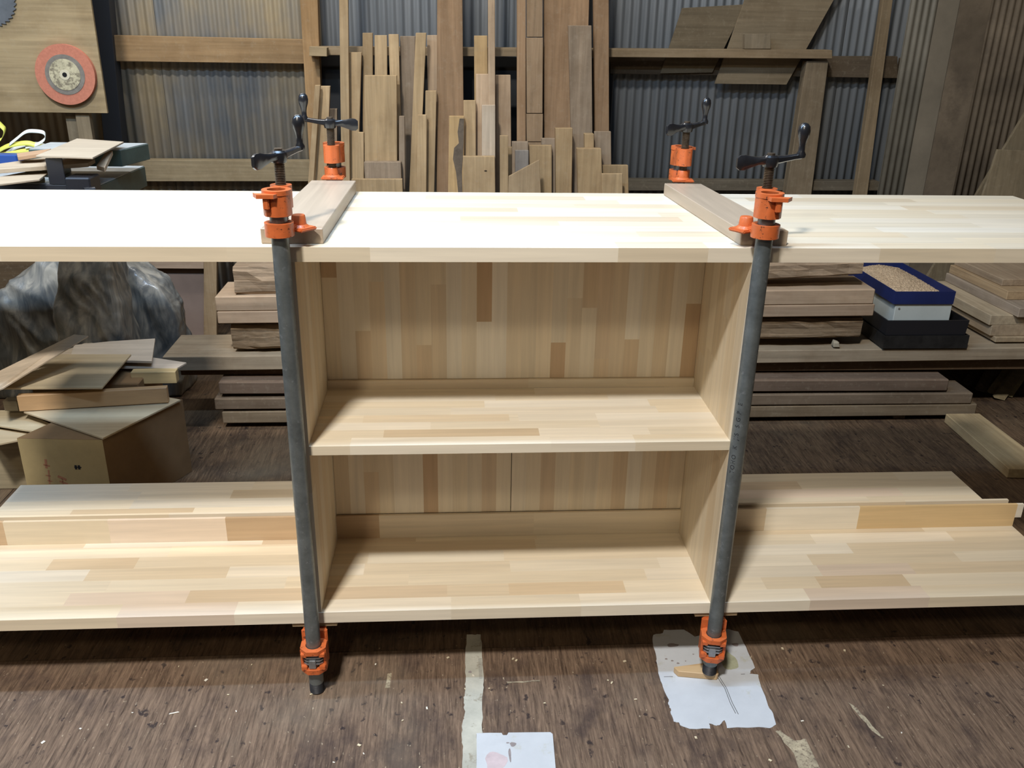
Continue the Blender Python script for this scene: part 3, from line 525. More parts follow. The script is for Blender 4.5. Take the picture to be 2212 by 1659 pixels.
def make_clamp(label, x, y, yaw, handle, z_end, tongue, wing, zoff=0.):
    t = empty('pipe_clamp', (x, y, 0), yaw)
    setp(t, label, 'clamp', 'orange pipe clamps around the bookcase')
    zh0, zh1 = .915+zoff, .953+zoff          # head
    bm = bmesh.new(); bcyl(bm, (0, 0, z_end+.022), (0, 0, zh1-.008), .0136, seg=32); finish('pipe', bm, ZINC, t)
    bm = bmesh.new()
    blathe(bm, [(.0122, 0), (.0134, .001)]+[(.0128 if i % 2 else .0137, .002+i*.0011) for i in range(18)]+[(.0134, .0225)], (0, 0, z_end), seg=28); finish('threaded_end', bm, THREAD, t)
    # head: socket, web, boss and stop wing
    bm = bmesh.new()
    bring(bm, lambda a: .0205+.0012*abs(math.cos(4*a)), .0139, zh0, zh1)
    bring(bm, lambda a: .0222, .0139, zh1-.006, zh1+.001)
    bbox_(bm, -.0145, .0145, .014, SO-.008, zh0+.004, zh1, .002)
    bring(bm, lambda a: .0165 if abs(math.sin(a)) < .97 else .0175, .0085, zh0+.004, zh1+.001, cy=SO)
    finish('clamp_head', bm, ORANGE, t)
    bm = bmesh.new(); sx = wing
    pts = [(-.012, -.030), (.012, -.030), (.020, -.012), (.016, .004), (-.016, .004), (-.020, -.012)]
    pts = [(p[0]*1.05+sx*.012, p[1]) for p in pts]
    A = [bm.verts.new((p[0], p[1], zh1-.0085)) for p in pts]; B = [bm.verts.new((p[0], p[1], zh1-.0025)) for p in pts]
    # wing plate kept in front of the socket hole
    for L in (A, B):
        for v, p in zip(L, pts):
            if p[1] > -.005: v.co.y = -.0165
    bm.faces.new(A[::-1]); bm.faces.new(B)
    for i in range(6): bm.faces.new((A[i], A[(i+1) % 6], B[(i+1) % 6], B[i]))
    bbox_(bm, sx*.012-.0045, sx*.012+.0045, -.027, -.0165, zh1-.026, zh1-.008, .0015)
    finish('stop_wing', bm, ORANGE, t)
    # screw with turned threads
    zs0, zs1 = .897+zoff, .992+zoff
    bm = bmesh.new(); n = int((zs1-zs0)/.0026); prof = []
    for i in range(n): prof += [(.0064, zs0+i*.0026), (.0083, zs0+i*.0026+.0009), (.0083, zs0+i*.0026+.0014)]
    blathe(bm, prof, (0, SO, 0)); finish('screw', bm, STEEL, t)
    # sliding jaw: ring round the pipe, tongue and foot pressing on the batten
    zj = .8856+zoff
    bm = bmesh.new(); bring(bm, lambda a: .0222, .0139, zj-.0025, zj+.0185)
    finish('slide_ring', bm, ORANGE, t)
    bm = bmesh.new()
    bbox_(bm, -.0085, .0085, .0185, SO+.006, zj-.0015+.0015, zj+.010, .002)
    bbox_(bm, -.023, .023, SO-.017, SO+.017, zj, zj+.0055, .0018)
    blathe(bm, [(.0165, zj+.005), (.012, zj+.009), (.0105, zj+.022), (.0095, zj+.0235)], (0, SO, 0), seg=24)
    finish('jaw_foot', bm, ORANGE, t, rz=tongue)
    # crank handle
    zc = 1.000+zoff; ca = handle
    h = empty('crank_handle'); h.parent = t; h.location = (0, SO, zc); h.rotation_euler = (0, 0, ca)
    bm = bmesh.new()
    blathe(bm, [(.0115, -.012), (.0135, -.004), (.0125, .003), (.009, .006)], (0, 0, 0), seg=20)
    # tapering arms by rings of rectangular sections
    def arm(secs):
        R_ = []
        for (xx, yy, zz, hw, hh) in secs:
            R_.append([bm.verts.new((xx, yy+a*hw, zz+b*hh)) for a, b in ((-1, -.6), (-.6, -1), (.6, -1), (1, -.6), (1, .6), (.6, 1), (-.6, 1), (-1, .6))])
        for p, q in zip(R_, R_[1:]):
            for i in range(8): bm.faces.new((p[i], p[(i+1) % 8], q[(i+1) % 8], q[i]))
        bm.faces.new(R_[0][::-1]); bm.faces.new(R_[-1])
    arm([(.004, 0, -.002, .0095, .0065), (.022, 0, 0, .0066, .0048), (.040, 0, .003, .0055, .0042), (.050, 0, .0045, .0062, .0046)])
    arm([(-.004, 0, -.002, .0095, .0065), (-.020, 0, -.003, .0050, .0058), (-.032, 0, -.0045, .0042, .0085), (-.043, 0, -.0055, .0040, .0118), (-.051, 0, -.006, .0038, .0115), (-.056, 0, -.006, .003, .0075)])
    finish('arm', bm, BLACKM, h)
    bm = bmesh.new()
    blathe(bm, [(.0072, .000), (.0078, .005), (.0052, .010), (.0050, .018), (.0066, .026), (.0092, .034), (.0100, .041), (.0088, .048), (.0050, .0525), (.001, .0535)], (.050, 0, .002), seg=24)
    finish('knob', bm, BLACKM, h)
    bm = bmesh.new(); bcyl(bm, (0, 0, .005), (0, 0, .009), .0062, seg=12); finish('screw_cap', bm, STEEL, h)
    # tail stop: two holed plates, side cheeks, work pad and clutch plates
    zt = .0570
    bm = bmesh.new(); sq = squarish(.0235, .013)
    bring(bm, sq, .0148, zt+.043, zt+.052, 48); bring(bm, sq, .0148, zt, zt+.010, 48)
    bbox_(bm, -.0238, -.0185, -.012, .018, zt+.005, zt+.048, .001); bbox_(bm, .0185, .0238, -.012, .018, zt+.005, zt+.048, .001)
    # curved lips closing the corners of the window
    for s in (-1, 1):
        for (za, zb, xw) in ((zt+.008, zt+.017, .0115), (zt+.037, zt+.045, .0125)):
            bbox_(bm, s*.0165-.0055, s*.0165+.0055, -.0205, -.010, za, zb, .001)
    bbox_(bm, -.024, .024, .0165, .023, zt, .1285, .0015)
    bbox_(bm, -.0215, .0215, .020, SO+.012, .1215, .1302, .002)
    finish('tail_stop', bm, ORANGE, t)
    bm = bmesh.new()
    for i, (dz, tl) in enumerate(((.016, .16), (.0235, .10), (.031, .05))):
        n0 = len(bm.verts); bm.verts.ensure_lookup_table()
        bring(bm, squarish(.0178, .006), .0140, zt+dz, zt+dz+.0032, 32)
        bm.verts.ensure_lookup_table()
        for v in bm.verts[n0:]: v.co.z += -(v.co.y)*tl
    bbox_(bm, -.008, .005, -.0205, -.0145, zt+.011, zt+.030, .001)
    finish('clutch_plate', bm, PLATE, t)
    return t
make_clamp('front left pipe clamp, crank seen nearly end on', -.3855, -.0205, 0, math.radians(58), .0015, math.radians(-38), -1)
cR = make_clamp('front right pipe clamp, lettered galvanised pipe, crank knob raised on the right', .3775, -.0205, math.radians(-12), math.radians(17), .0165, math.radians(44), 1)
make_clamp('back left pipe clamp, crank knob raised on the left', -.366, .5325, math.radians(180), math.radians(6), .0015, 0, 0)
make_clamp('back right pipe clamp, crank turned, knob raised on the right', .372, .5325, math.radians(176), math.radians(214), .0015, 0, -1)
# lettering stamped along the right pipe, wrapped round its surface
def wrap_text(parent, body, size, z_start, ang):
    cu = bpy.data.curves.new('t', 'FONT'); cu.body = body; cu.size = size; cu.space_character = 1.25
    to = bpy.data.objects.new('t', cu); COL.objects.link(to)
    bpy.context.view_layer.update()
    me = bpy.data.meshes.new_from_object(to.evaluated_get(bpy.context.evaluated_depsgraph_get()))
    bpy.data.objects.remove(to)
    for v in me.vertices:
        a = ang-v.co.y/.0137
        v.co = Vector((math.cos(a)*.01385, math.sin(a)*.01385, z_start+v.co.x))
    me.name = 'lettering'
    return link('lettering', me, INK, parent)
wrap_text(cR, 'TOHO  K  JIS  S G P  E', .0112, .462, math.radians(270-14))

# ---------------------------------------------------------------- floor papers, wedge, chips
def flat(name, pts, z, th, mat, label, cat, n=1, amp=0, seed=0, kind=None, group=None):
    P = jag([(a, b, z) for a, b, _ in pts], n, amp, seed)
    return setp(prism(name, P, (0, 0, th), mat), label, cat, group, kind)
flat('paper_sheet', F['paperA'], .0004, .0005, PAPER, 'torn stained white paper glued to the floor under the front right clamp', 'paper', 3, .0012, 1)
flat('paper_sheet', F['paperB'], .0012, .0005, PAPER, 'white paper square with a grey blot on the floor, cut by the lower picture edge', 'paper', 2, .0006, 2)
flat('tape_strip', F['tape'], .0004, .0006, TAPE, 'ragged dirty white tape strip stuck along the brown floor', 'tape', 5, .0016, 3)
P2 = bpy.data.objects['paper_sheet.001']
STAIN = plain('grey_stain', (.25, .21, .20), .8, 0, 60, .2); PSTAIN = plain('pinkish_stain', (.52, .42, .42), .8, 0, 40, .12)
CREASE = plain('dark_crease', (.10, .095, .09), .8)
def blob(name, cx, cy, rx, ry, z, mat, parent, seed):
    r = random.Random(seed); n = 18
    ph = r.uniform(0, 6)
    pts = [(cx+rx*math.cos(a)*(1+.12*math.sin(3*a+ph)+.08*math.sin(5*a)), cy+ry*math.sin(a)*(1+.12*math.sin(3*a+ph)), z) for a in [2*math.pi*i/n for i in range(n)]]
    return prism(name, pts, (0, 0, .0002), mat, parent)
blob('stain', -.0195, -.176, .0055, .0052, .0017, STAIN, P2, 1); blob('stain', -.0265, -.2, .0022, .016, .0017, STAIN, P2, 2)
blob('stain', -.0285, -.172, .003, .0015, .0017, STAIN, P2, 3); blob('stain', -.052, -.214, .019, .022, .0017, PSTAIN, P2, 4)
P1 = bpy.data.objects['paper_sheet']
for i, (cx, cy, rx, ry) in enumerate(((.307, .040, .0028, .0022), (.318, .034, .0028, .002), (.328, .026, .003, .0022), (.366, .052, .002, .0014), (.345, .032, .0016, .0012), (.462, .078, .007, .005), (.33, .082, .012, .006), (.40, .02, .0016, .0014))):
    blob('stain', cx, cy, rx, ry, .0009, STAIN, P1, 10+i)
blob('stain', .433, .03, .017, .03, .0009, plain('olive_stain', (.36, .36, .24), .8, 0, 50, .2), P1, 40)
for pts in (((.3957, -.013), (.402, -.05), (.401, -.09), (.403, -.118)), ((.4, -.012), (.4055, -.05), (.405, -.09), (.4075, -.12))):
    w_ = .0006
    P = [(x_-w_, y_, .0009) for x_, y_ in pts]+[(x_+w_, y_, .0009) for x_, y_ in reversed(pts)]
    prism('crease', P, (0, 0, .0002), CREASE, P1)
for x_, y_, l_ in ((.2905, -.0125, .018), (.446, -.0115, .008)):
    prism('crease', [(x_, y_-.0006, .0009), (x_+l_, y_-.0006, .0009), (x_+l_, y_+.0006, .0009), (x_, y_+.0006, .0009)], (0, 0, .0002), CREASE, P1)
blob('stain', -.092, .018, .0034, .003, .0012, STAIN, bpy.data.objects['tape_strip'], 33)
for i in range(16):
    y_ = .056-i*.0038
    prism('tick_mark', [(-.0745, y_, .0011), (-.0675, y_+.0006, .0011), (-.0675, y_+.0014, .0011), (-.0745, y_+.0009, .0011)], (0, 0, .0001), CREASE, bpy.data.objects['tape_strip'])
wd = prism('wood_wedge', [(.312, .000, .0012), (.318, -.0135, .0012), (.392, -.027, .0012), (.397, -.022, .0012), (.397, .012, .0012)], (0, 0, .0135), wood('x'), None, (.56, .38, .20), .001)
setp(wd, 'small tapered wooden wedge on the torn paper under the front right clamp', 'wedge')
rr = random.Random(5)
for i in range(46):
    cx, cy = rr.uniform(-.85, .8), rr.uniform(-.27, .07)
    if -.12 < cx < .06 and cy < -.14 or .28 < cx < .49 and -.16 < cy: continue
    a = rr.uniform(0, 3.1); l = rr.choice((.0018, .0022, .003, .0035)); w_ = l*rr.uniform(.4, .8)
    if i == 3: cx, cy, a, l, w_ = -.64, -.07, .25, .009, .0012
    pts = [(cx+math.cos(a)*u*l-math.sin(a)*v*w_, cy+math.sin(a)*u*l+math.cos(a)*v*w_, .0008) for u, v in ((-1, -1), (1, -.7), (.8, 1), (-.9, .8))]
    setp(prism('wood_chip', pts, (0, 0, .001), wood('x'), None, rr.choice([(.7, .6, .4), (.6, .5, .34), (.78, .72, .6)])), 'tiny pale wood chip lying on the brown floor in front of the bookcase', 'wood chip', 'wood chips scattered on the floor')
# pale worn smear and scrape on the floor
blobm = plain('worn_filler', (.36, .30, .20), .75, 0, 70, .3, .3, 0, 0, (.12, .08, .06), (.5, .66))
def smear(pts, seed):
    P = jag([(a, b, .00035) for a, b in pts], 4, .0016, seed); prism('filler_patch', P, (0, 0, .0002), blobm, fl)
smear([(.463, -.165), (.472, -.163), (.49, -.19), (.512, -.186), (.51, -.30), (.47, -.30), (.478, -.22)], 3)
smear([(.628, -.098), (.640, -.117), (.648, -.16), (.657, -.19), (.652, -.19), (.640, -.165), (.632, -.12)], 5)
smear([(-.255, .02), (-.246, .022), (-.247, -.02), (-.257, -.02)], 6)
smear([(-.022, -.012), (.045, -.010), (.045, -.014), (-.02, -.017)], 7)

# ---------------------------------------------------------------- lumber leaning on the back wall
DIAG2 = [(DIAG[0][0]-.01, DIAG[0][1]-.018, .001), (DIAG[1][0]+.01, DIAG[1][1]-.018, .001), DIAG[2], DIAG[3]]
TI = {}
for i, (lab, q, th, c, tone) in enumerate(LUMBER):
    r = random.Random(100+i); j = r.uniform(.9, 1.08)
    o = prism('lumber_board', q, (0, th, 0), wood('z', 'old'), None, tuple(v*j*.88*k_ for v, k_ in zip(c, (1.08, 1.0, .93))), .0015)
    setp(o, lab, 'board', 'boards leaning against the back wall')
sm = empty('jointed_plank', (0, 0, 0)); setp(sm, 'tall orange brown plank in stacked lengths with dark cross seams, right of centre', 'board', 'boards leaning against the back wall')
for q in SEAMED: prism('plank_length', q, (0, .022, 0), wood('z', 'old'), sm, (.38*.88, .26*.88, .155*.88), .0012)
setp(prism('lumber_board', DIAG2, (0, .012, 0), wood('z', 'old'), None, (.47*.88, .34*.88, .20*.88), .001), 'offcut with a diagonal sawn top leaning in front of the low boards', 'board', 'boards leaning against the back wall')
lb = {o['label'][:22]: o for o in bpy.data.objects if o.name.startswith('lumber_board')}
kx, ky, kz = FRAME['knot'][0]
ko = next(o for o in bpy.data.objects if 'dark knot and a notched' in o.get('label', ''))
prism('knot', [(kx+.004*math.cos(a)*1.3, ky-.0004, kz+.0024*math.sin(a)) for a in [i*math.pi/5 for i in range(10)]], (0, -.0006, 0), plain('black_knot', (.03, .02, .012), .9), ko)
# dark bark stains, knots
def stain_on(o, poly, y, mat, name='bark_stain'):
    prism(name, [(a, y(b), b) for a, b in poly], (0, -.0008, 0), mat, o)
DKW = plain('dark_bark_stain', (.13, .10, .07), .9, 0, 40, .3)
KN = plain('dark_knot', (.06, .035, .02), .9)

# rack rail with shelf part, stub and block
rk = setp(empty('lumber_rack'), 'long thin wooden rack ledge on the back wall behind the leaning boards', 'rack')
q = [F['rack'][3], F['rack'][2], F['rack'][1], F['rack'][0]]
bx4('ledge', [(-.627, 2.06, 1.068), (1.3066, 2.06, 1.0857), (1.3017, 2.06, 1.1165), (-.6273, 2.06, 1.0979)], .07, wood('x', 'old'), rk, (.34*.88, .25*.88, .15*.88))
setp(prism('stick_end', F['stubL'], (0, .05, 0), wood('x', 'old'), None, (.44*.88, .33*.88, .19*.88), .001), 'sawn stick end poking out at the left end of the rack ledge', 'stick')
# small board pieces on the ledge at right
def tilt_sheet(name, q, th, col, lab):
    q = [Vector(p) for p in q]
    for p in q: p.y = 2.105+ .04*(p.z-1.1)
    return setp(prism(name, q, (0, th, 0), wood('x', 'old'), None, col, .001), lab, 'plywood sheet', 'plywood sheets stuck behind the rack ledge')
for nm, q, lab, c, dy in (('plywood_offcut', F['shelfsheet1'], 'smaller tilted plywood sheet stuck behind the right end of the rack ledge', (.21, .165, .105), .019), ('plywood_offcut', F['shelfsheet2'], 'larger tilted plywood sheet with brown water stain behind the right end of the rack ledge', (.30, .235, .15), .012)):
    q = [Vector(p) for p in q]
    bl, br, tr, tl = q
    if nm and 'larger' in lab: tl = bl+(tl-bl)*1.25; tr = br+(tr-br)*1.25
    q = [bl, br, tr, tl]
    for p in q: p.y = 2.134 if 'smaller' in lab else 2.0; 
    if 'larger' in lab:
        for p in q: p.y = 2.1305
    else:
        for p in q: p.y = 2.1405
    o = prism(nm, q, (0, .009, 0), wood('x', 'old'), None, tuple(v*.88 for v in c), .0006)
    setp(o, lab, 'plywood sheet', 'plywood sheets behind the rack ledge')
o = prism('wood_block', F['shelfblock'], (0, .03, 0), wood('z', 'old'), None, (.30*.88, .24*.88, .16*.88), .001); setp(o, 'small square wood block standing on the right part of the rack ledge', 'wood block'); o.location.y = .068; o.location.z = .002

# standing sheets at the right
o = empty('ribbed_sheet'); setp(o, 'tall grey brown ribbed metal sheet standing right of the slim brace', 'metal sheet', 'ribbed sheets standing at the right')
corrugated('ribbed_panel', 1.555, 1.66, 2.03, 0.002, 2.4, plain('greybrown_sheet', (.19, .17, .13), .6, .1, 5, .25), o, (0, 0, 0), .003, .026)
box('flat_edge', 1.66, 1.738, 2.024, 2.034, .002, 2.4, plain('greybrown_edge', (.215, .18, .13), .7, 0, 5, .2), o)
o = empty('ribbed_sheet'); setp(o, 'wide dark brown ribbed sheet standing at the far right', 'metal sheet', 'ribbed sheets standing at the right')
box('flat_edge', 1.69, 1.80, 1.924, 1.934, .002, 2.4, BSHEET, o)
corrugated('ribbed_panel', 1.80, 2.35, 1.93, 0.002, 2.4, BSHEET, o, (0, 0, 0), .0035, .026)
P = [(1.60, 1.70, .2478), (2.25, 1.70, .2478), (2.40, 1.745, 1.28), (2.02, 1.745, 1.22)]
setp(prism('leaning_plywood', P, (0, .012, 0), wood('z', 'old'), None, (.24*.88, .19*.88, .12*.88), .001), 'large dusty plywood sheet leaning at a slant at the far right', 'plywood sheet')
P = [(1.72, 1.672, .2478), (2.05, 1.672, .2478), (2.00, 1.695, .80), (1.80, 1.695, .807)]
setp(prism('leaning_plywood', P, (0, .01, 0), wood('z', 'old'), None, (.29*.88, .23*.88, .145*.88), .001), 'smaller plywood sheet resting before the large slanted one at far right', 'plywood sheet')

# plywood tool board with grinding wheel and saw blade
pb = setp(box('tool_board', -2.25, -1.2935, 1.85, 1.862, .878, 2.0, wood('x', 'old'), None, (.44*.88, .335*.88, .19*.88), .001), 'stained plywood board hanging high at the left, holding a disc and a saw blade', 'board')
g = empty('grinding_disc', (-1.4057, 1.849, 1.0025)); setp(g, 'round pink abrasive disc with a pale centre hanging on the plywood tool board', 'disc')
for nm, r0, y0, y1, mt in (('disc', .0965, -.018, 0, PINK), ('ring', .064, -.0195, -.0175, GREYR), ('centre_label', .050, -.021, -.019, PALE), ('washer', .0165, -.022, -.0205, CREAM), ('arbor_hole', .0075, -.0228, -.0215, BLACKV)):
    bm = bmesh.new(); bcyl(bm, (0, y0, 0), (0, y1, 0), r0, seg=48); finish(nm, bm, mt, g)
g = empty('circular_saw_blade', (-1.618, 1.848, 1.235)); setp(g, 'toothed steel saw blade at the picture corner on the plywood tool board', 'saw blade')
bm = bmesh.new(); vs = []; T = 36; R0 = .0905
for i in range(T):
    a = 2*math.pi*i/T; b = a+2*math.pi/T*.75
    vs += [(R0*math.cos(a), R0*math.sin(a)), ((R0-.008)*math.cos(a+.02), (R0-.008)*math.sin(a+.02)), (R0*.985*math.cos(b), R0*.985*math.sin(b))]
A = [bm.verts.new((p[0], -.003, p[1])) for p in vs]; B = [bm.verts.new((p[0], 0, p[1])) for p in vs]
bm.faces.new(A); bm.faces.new(B[::-1]); n = len(vs)
for i in range(n): bm.faces.new((A[i], A[(i+1) % n], B[(i+1) % n], B[i]))
finish('blade', bm, SAWST, g, False)
bm = bmesh.new(); bcyl(bm, (0, -.004, 0), (0, -.002, 0), .013); finish('arbor_hole', bm, BLACKV, g)
o = setp(empty('tool_board_stand'), 'pair of upright battens carrying the plywood tool board', 'stand')
box('batten', -1.45, -1.41, 1.885, 1.91, .0, .9, wood('z', 'old'), o, (.25*.88, .20*.88, .13*.88), .001)
box('batten', -1.408, -1.362, 1.866, 1.89, .0, .9, wood('z', 'old'), o, (.31*.88, .24*.88, .15*.88), .001)
box('batten', -2.0, -1.96, 1.866, 1.89, .0, .9, wood('z', 'old'), o, (.31*.88, .24*.88, .15*.88), .001)

# ---------------------------------------------------------------- long bench and timber stacks
bn = setp(empty('low_bench'), 'long low plank bench behind the bookcase, loaded with timber and boxes', 'bench')
box('plank', -1.004, 2.32, 1.2, 1.405, .1831, .23, wood('x', 'old'), bn, (.36, .285, .195), .002, .2075, .2445+.003)
box('plank', .92, 2.32, 1.408, 1.60, .2035, .2395, wood('x', 'old'), bn, (.30, .26, .19), .002, .2075, .2445)
box('plank', .92, 2.32, 1.603, 1.80, .2035, .2395, wood('x', 'old'), bn, (.32, .27, .20), .002, .2075, .2445)
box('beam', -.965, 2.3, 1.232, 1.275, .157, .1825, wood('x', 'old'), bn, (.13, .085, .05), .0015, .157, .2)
for xx in (-.62, .3, 1.2, 2.2): box('leg', xx-.03, xx+.03, 1.34, 1.395, 0, .184, wood('z', 'old'), bn, (.16, .12, .08), .001)
for xx in (1.0, 2.2): box('leg', xx-.03, xx+.03, 1.70, 1.76, 0, .204, wood('z', 'old'), bn, (.16, .12, .08), .001)
GT = 'long timbers stacked on the low bench'
def rough(name, x0, x1, y0, y1, zl0, zl1, zr0, zr1, mat, col, seed, amp=.004, nx=46, taper=None):
    """sawn slab with an uneven bark face"""
    r = random.Random(seed); vs = []; fs = []; ny = 10
    prof = [(0, .5), (.0, .1), (.06, 0), (.5, 0), (1, 0), (1, .5), (1, 1), (.5, 1), (.05, 1), (0, .85)]
    for i in range(nx+1):
        t = i/nx; x_ = x0+(x1-x0)*t; a = zl0+(zr0-zl0)*t; b = zl1+(zr1-zl1)*t
        if taper: a, b = taper(t, a, b)
        for (u, v) in prof:
            d = r.uniform(-amp, amp) if u < .3 and .05 < v < .98 else r.uniform(-amp, amp)*.15
            vs.append((x_, y0+(y1-y0)*u+d, a+(b-a)*v+(r.uniform(-amp, amp)*.3 if u < .3 else 0)))
    k = len(prof)
    for i in range(nx):
        for j in range(k): fs.append((i*k+j, (i+1)*k+j, (i+1)*k+(j+1) % k, i*k+(j+1) % k))
    fs += [tuple(range(k)), tuple(range(nx*k+k-1, nx*k-1, -1))]
    return mesh(name, vs, fs, mat, None, col)
o = rough('bark_edged_slab', -.795, 1.185, 1.222, 1.36, .2445, .3246, .2745, .3395, wood('x', 'rough'), (.27, .19, .115), 1, .005); setp(o, 'dark bark-edged slab lowest of the timbers on the bench', 'timber', GT)
setp(box('long_timber', -.826, 1.2045, 1.2, 1.365, .3346, .3737, wood('x', 'old'), None, (.42, .30, .20), .003, .3535, .3927), 'square pinkish timber resting directly on the bark-edged slab', 'timber', GT)
setp(box('long_timber', -.8275, 1.197, 1.2, 1.365, .3742, .4201, wood('x', 'old'), None, (.44, .32, .215), .003, .3932, .4413), 'square pinkish timber, upper of the matching pair, beneath the topmost rough log', 'timber', GT)
o = rough('rough_log', -.77, 1.15, 1.215, 1.34, .4225, .5063, .445, .52, wood('x', 'rough'), (.36, .26, .17), 2, .005, 46, lambda t, a, b: (a+.0+max(0, t-.6)*.10, b+max(0, t-.6)*.015))
setp(o, 'rough split log lying topmost on the timber pile', 'log', GT)
GL = 'dark timbers stacked under the low bench'
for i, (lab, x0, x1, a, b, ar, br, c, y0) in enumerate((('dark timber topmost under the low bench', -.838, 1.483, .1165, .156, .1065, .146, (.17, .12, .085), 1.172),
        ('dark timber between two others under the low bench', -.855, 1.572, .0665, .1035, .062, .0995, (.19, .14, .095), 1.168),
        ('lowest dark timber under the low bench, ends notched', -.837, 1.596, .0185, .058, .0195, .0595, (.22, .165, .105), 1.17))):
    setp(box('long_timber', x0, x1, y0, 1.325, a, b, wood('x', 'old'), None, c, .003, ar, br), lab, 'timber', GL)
for xx in (-.55, .4, 1.35):
    setp(box('spacer_stick', xx-.02, xx+.02, 1.19, 1.31, .0005, .0182, wood('y', 'old'), None, (.12, .09, .06), .001), {-.55: 'thin dark spacer stick under the left end of the lowest dark timber', .4: 'thin dark spacer stick under the middle of the lowest dark timber', 1.35: 'thin dark spacer stick under the right end of the lowest dark timber'}[xx], 'spacer', 'spacers under the lowest timber')
# two spacer blocks at left seen under the slab
setp(box('spacer_block', -.566, -.455, 1.21, 1.25, .2345, .2435, wood('x', 'old'), None, (.40, .36, .30), .001), 'flat grey spacer under the left part of the bark-edged slab', 'spacer')
setp(box('grey_batten', -.600, -.44, 1.150, 1.198, .2, .228, wood('x', 'old'), None, (.38, .37, .35), .001), 'short grey batten against the bench edge behind the front left pipe', 'batten')
setp(box('support_post', -.62, -.58, 1.150, 1.168, .0005, .1995, wood('z', 'old'), None, (.10, .07, .05), .001), 'dark post under the short grey batten', 'post')

# ---------------------------------------------------------------- trays and boxes on the bench
def tray(name, x0, x1, y0, y1, z0, z1, th, mat, parent=None, flare=0):
    """open box: floor and four walls in one mesh"""
    f = flare
    vs = [(x0, y0, z0), (x1, y0, z0), (x1, y1, z0), (x0, y1, z0), (x0-f, y0-f, z1), (x1+f, y0-f, z1), (x1+f, y1+f, z1), (x0-f, y1+f, z1),
          (x0-f+th, y0-f+th, z1), (x1+f-th, y0-f+th, z1), (x1+f-th, y1+f-th, z1), (x0-f+th, y1+f-th, z1),
          (x0+th, y0+th, z0+th), (x1-th, y0+th, z0+th), (x1-th, y1-th, z0+th), (x0+th, y1-th, z0+th)]
    fs = [(3, 2, 1, 0)]
    for i in range(4):
        j = (i+1) % 4; fs += [(i, j, 4+j, 4+i), (4+i, 4+j, 8+j, 8+i), (8+i, 8+j, 12+j, 12+i)]
    fs.append((12, 13, 14, 15))
    return mesh(name, vs, fs, mat, parent)
o = setp(empty('black_tray_box'), 'shallow worn black box with inner tray, lowest of the boxes on the bench', 'box')
tray('outer_box', 1.2495, 1.53, 1.192, 1.60, .2475, .2905, .003, BLKBOX, o); tray('inner_tray', 1.254, 1.517, 1.197, 1.598, .291, .3405, .004, BLACKP, o, .003)
o = setp(empty('white_box'), 'white cardboard box standing inside the black tray, beneath the blue one', 'box')
box('carton', 1.273, 1.458, 1.204, 1.54, .2955, .3925, WHITE, o, None, .0015)
bm = bmesh.new(); bcyl(bm, (1.286, 1.2042, .377), (1.286, 1.2025, .377), .0033, seg=14); finish('rivet', bm, GREYR, o)
o = setp(empty('blue_box'), 'open blue box filled with sawdust, topmost of the boxes on the bench', 'box')
tray('shell', 1.262, 1.456, 1.198, 1.562, .3932, .4345, .0025, BLUE, o, .0008)
# sawdust heap
nx, ny = 44, 70; vs = []; fs = []; r = random.Random(9)
for j in range(ny+1):
    for i in range(nx+1):
        u, v = i/nx, j/ny; e = min(1, 7*u, 7*(1-u))*min(1, 9*v, 9*(1-v))
        h = .402+.022*e+.022*math.exp(-((u-.45)**2/.1+(v-.62)**2/.14))*e+r.uniform(-.0016, .0016)*e
        vs.append((1.2665+.186*u, 1.203+.354*v, h))
for j in range(ny):
    for i in range(nx): a = j*(nx+1)+i; fs.append((a, a+1, a+nx+2, a+nx+1))
setp(mesh('sawdust', vs, fs, SAWD), 'heap of pale sawdust filling the open blue box', 'sawdust', kind='stuff')
# crumbled wood nugget
o = setp(mesh('wood_nugget', [(1.066, 1.19, .2475), (1.088, 1.188, .2475), (1.094, 1.215, .2475), (1.07, 1.22, .2475), (1.068, 1.195, .262), (1.084, 1.194, .265), (1.087, 1.212, .262), (1.072, 1.216, .267)], BOXF, wood('x', 'rough'), None, (.42, .36, .26), .002), 'small knobbly wood nugget on the bench edge left of the boxes', 'wood scrap')
o.location.x = .028; o.location.y = .016; o.location.z = -.0003
# fanned stack of boards right
CH = [(1.649, 1.236, .2505, .2678, .62, (.40, .31, .20)), (1.635, 1.25, .2680, .3043, .66, (.42, .32, .21)), (1.624, 1.25, .3045, .3391, .40, (.46, .37, .25)), (1.6975, 1.225, .3393, .3703, .6, (.36, .29, .22)), (1.7065, 1.317, .3705, .4004, .6, (.44, .31, .18)), (1.72, 1.377, .4006, .4245, .5, (.40, .30, .20))]
LC = ['lowest board of the stack at the right end of the bench', 'second board from below in the stack at the right end of the bench', 'broad pale board, third from below in the stack at the right of the bench', 'board with a dark grimy edge, fourth up in the right bench stack', 'board with a brown stained edge, fifth up in the right bench stack', 'topmost wide board of the right bench stack with a dusty face']
for (x0, y0, a, b, wdt, c), lab in zip(CH, LC):
    P = [(x0, y0, a), (x0+wdt, y0+.004, a), (x0+wdt, 1.66, a), (x0-.012, 1.66, a)]
    setp(prism('stacked_board', P, (0, 0, b-a), wood('y', 'old'), None, c, .0018), lab, 'board', 'boards stacked at the right end of the bench')
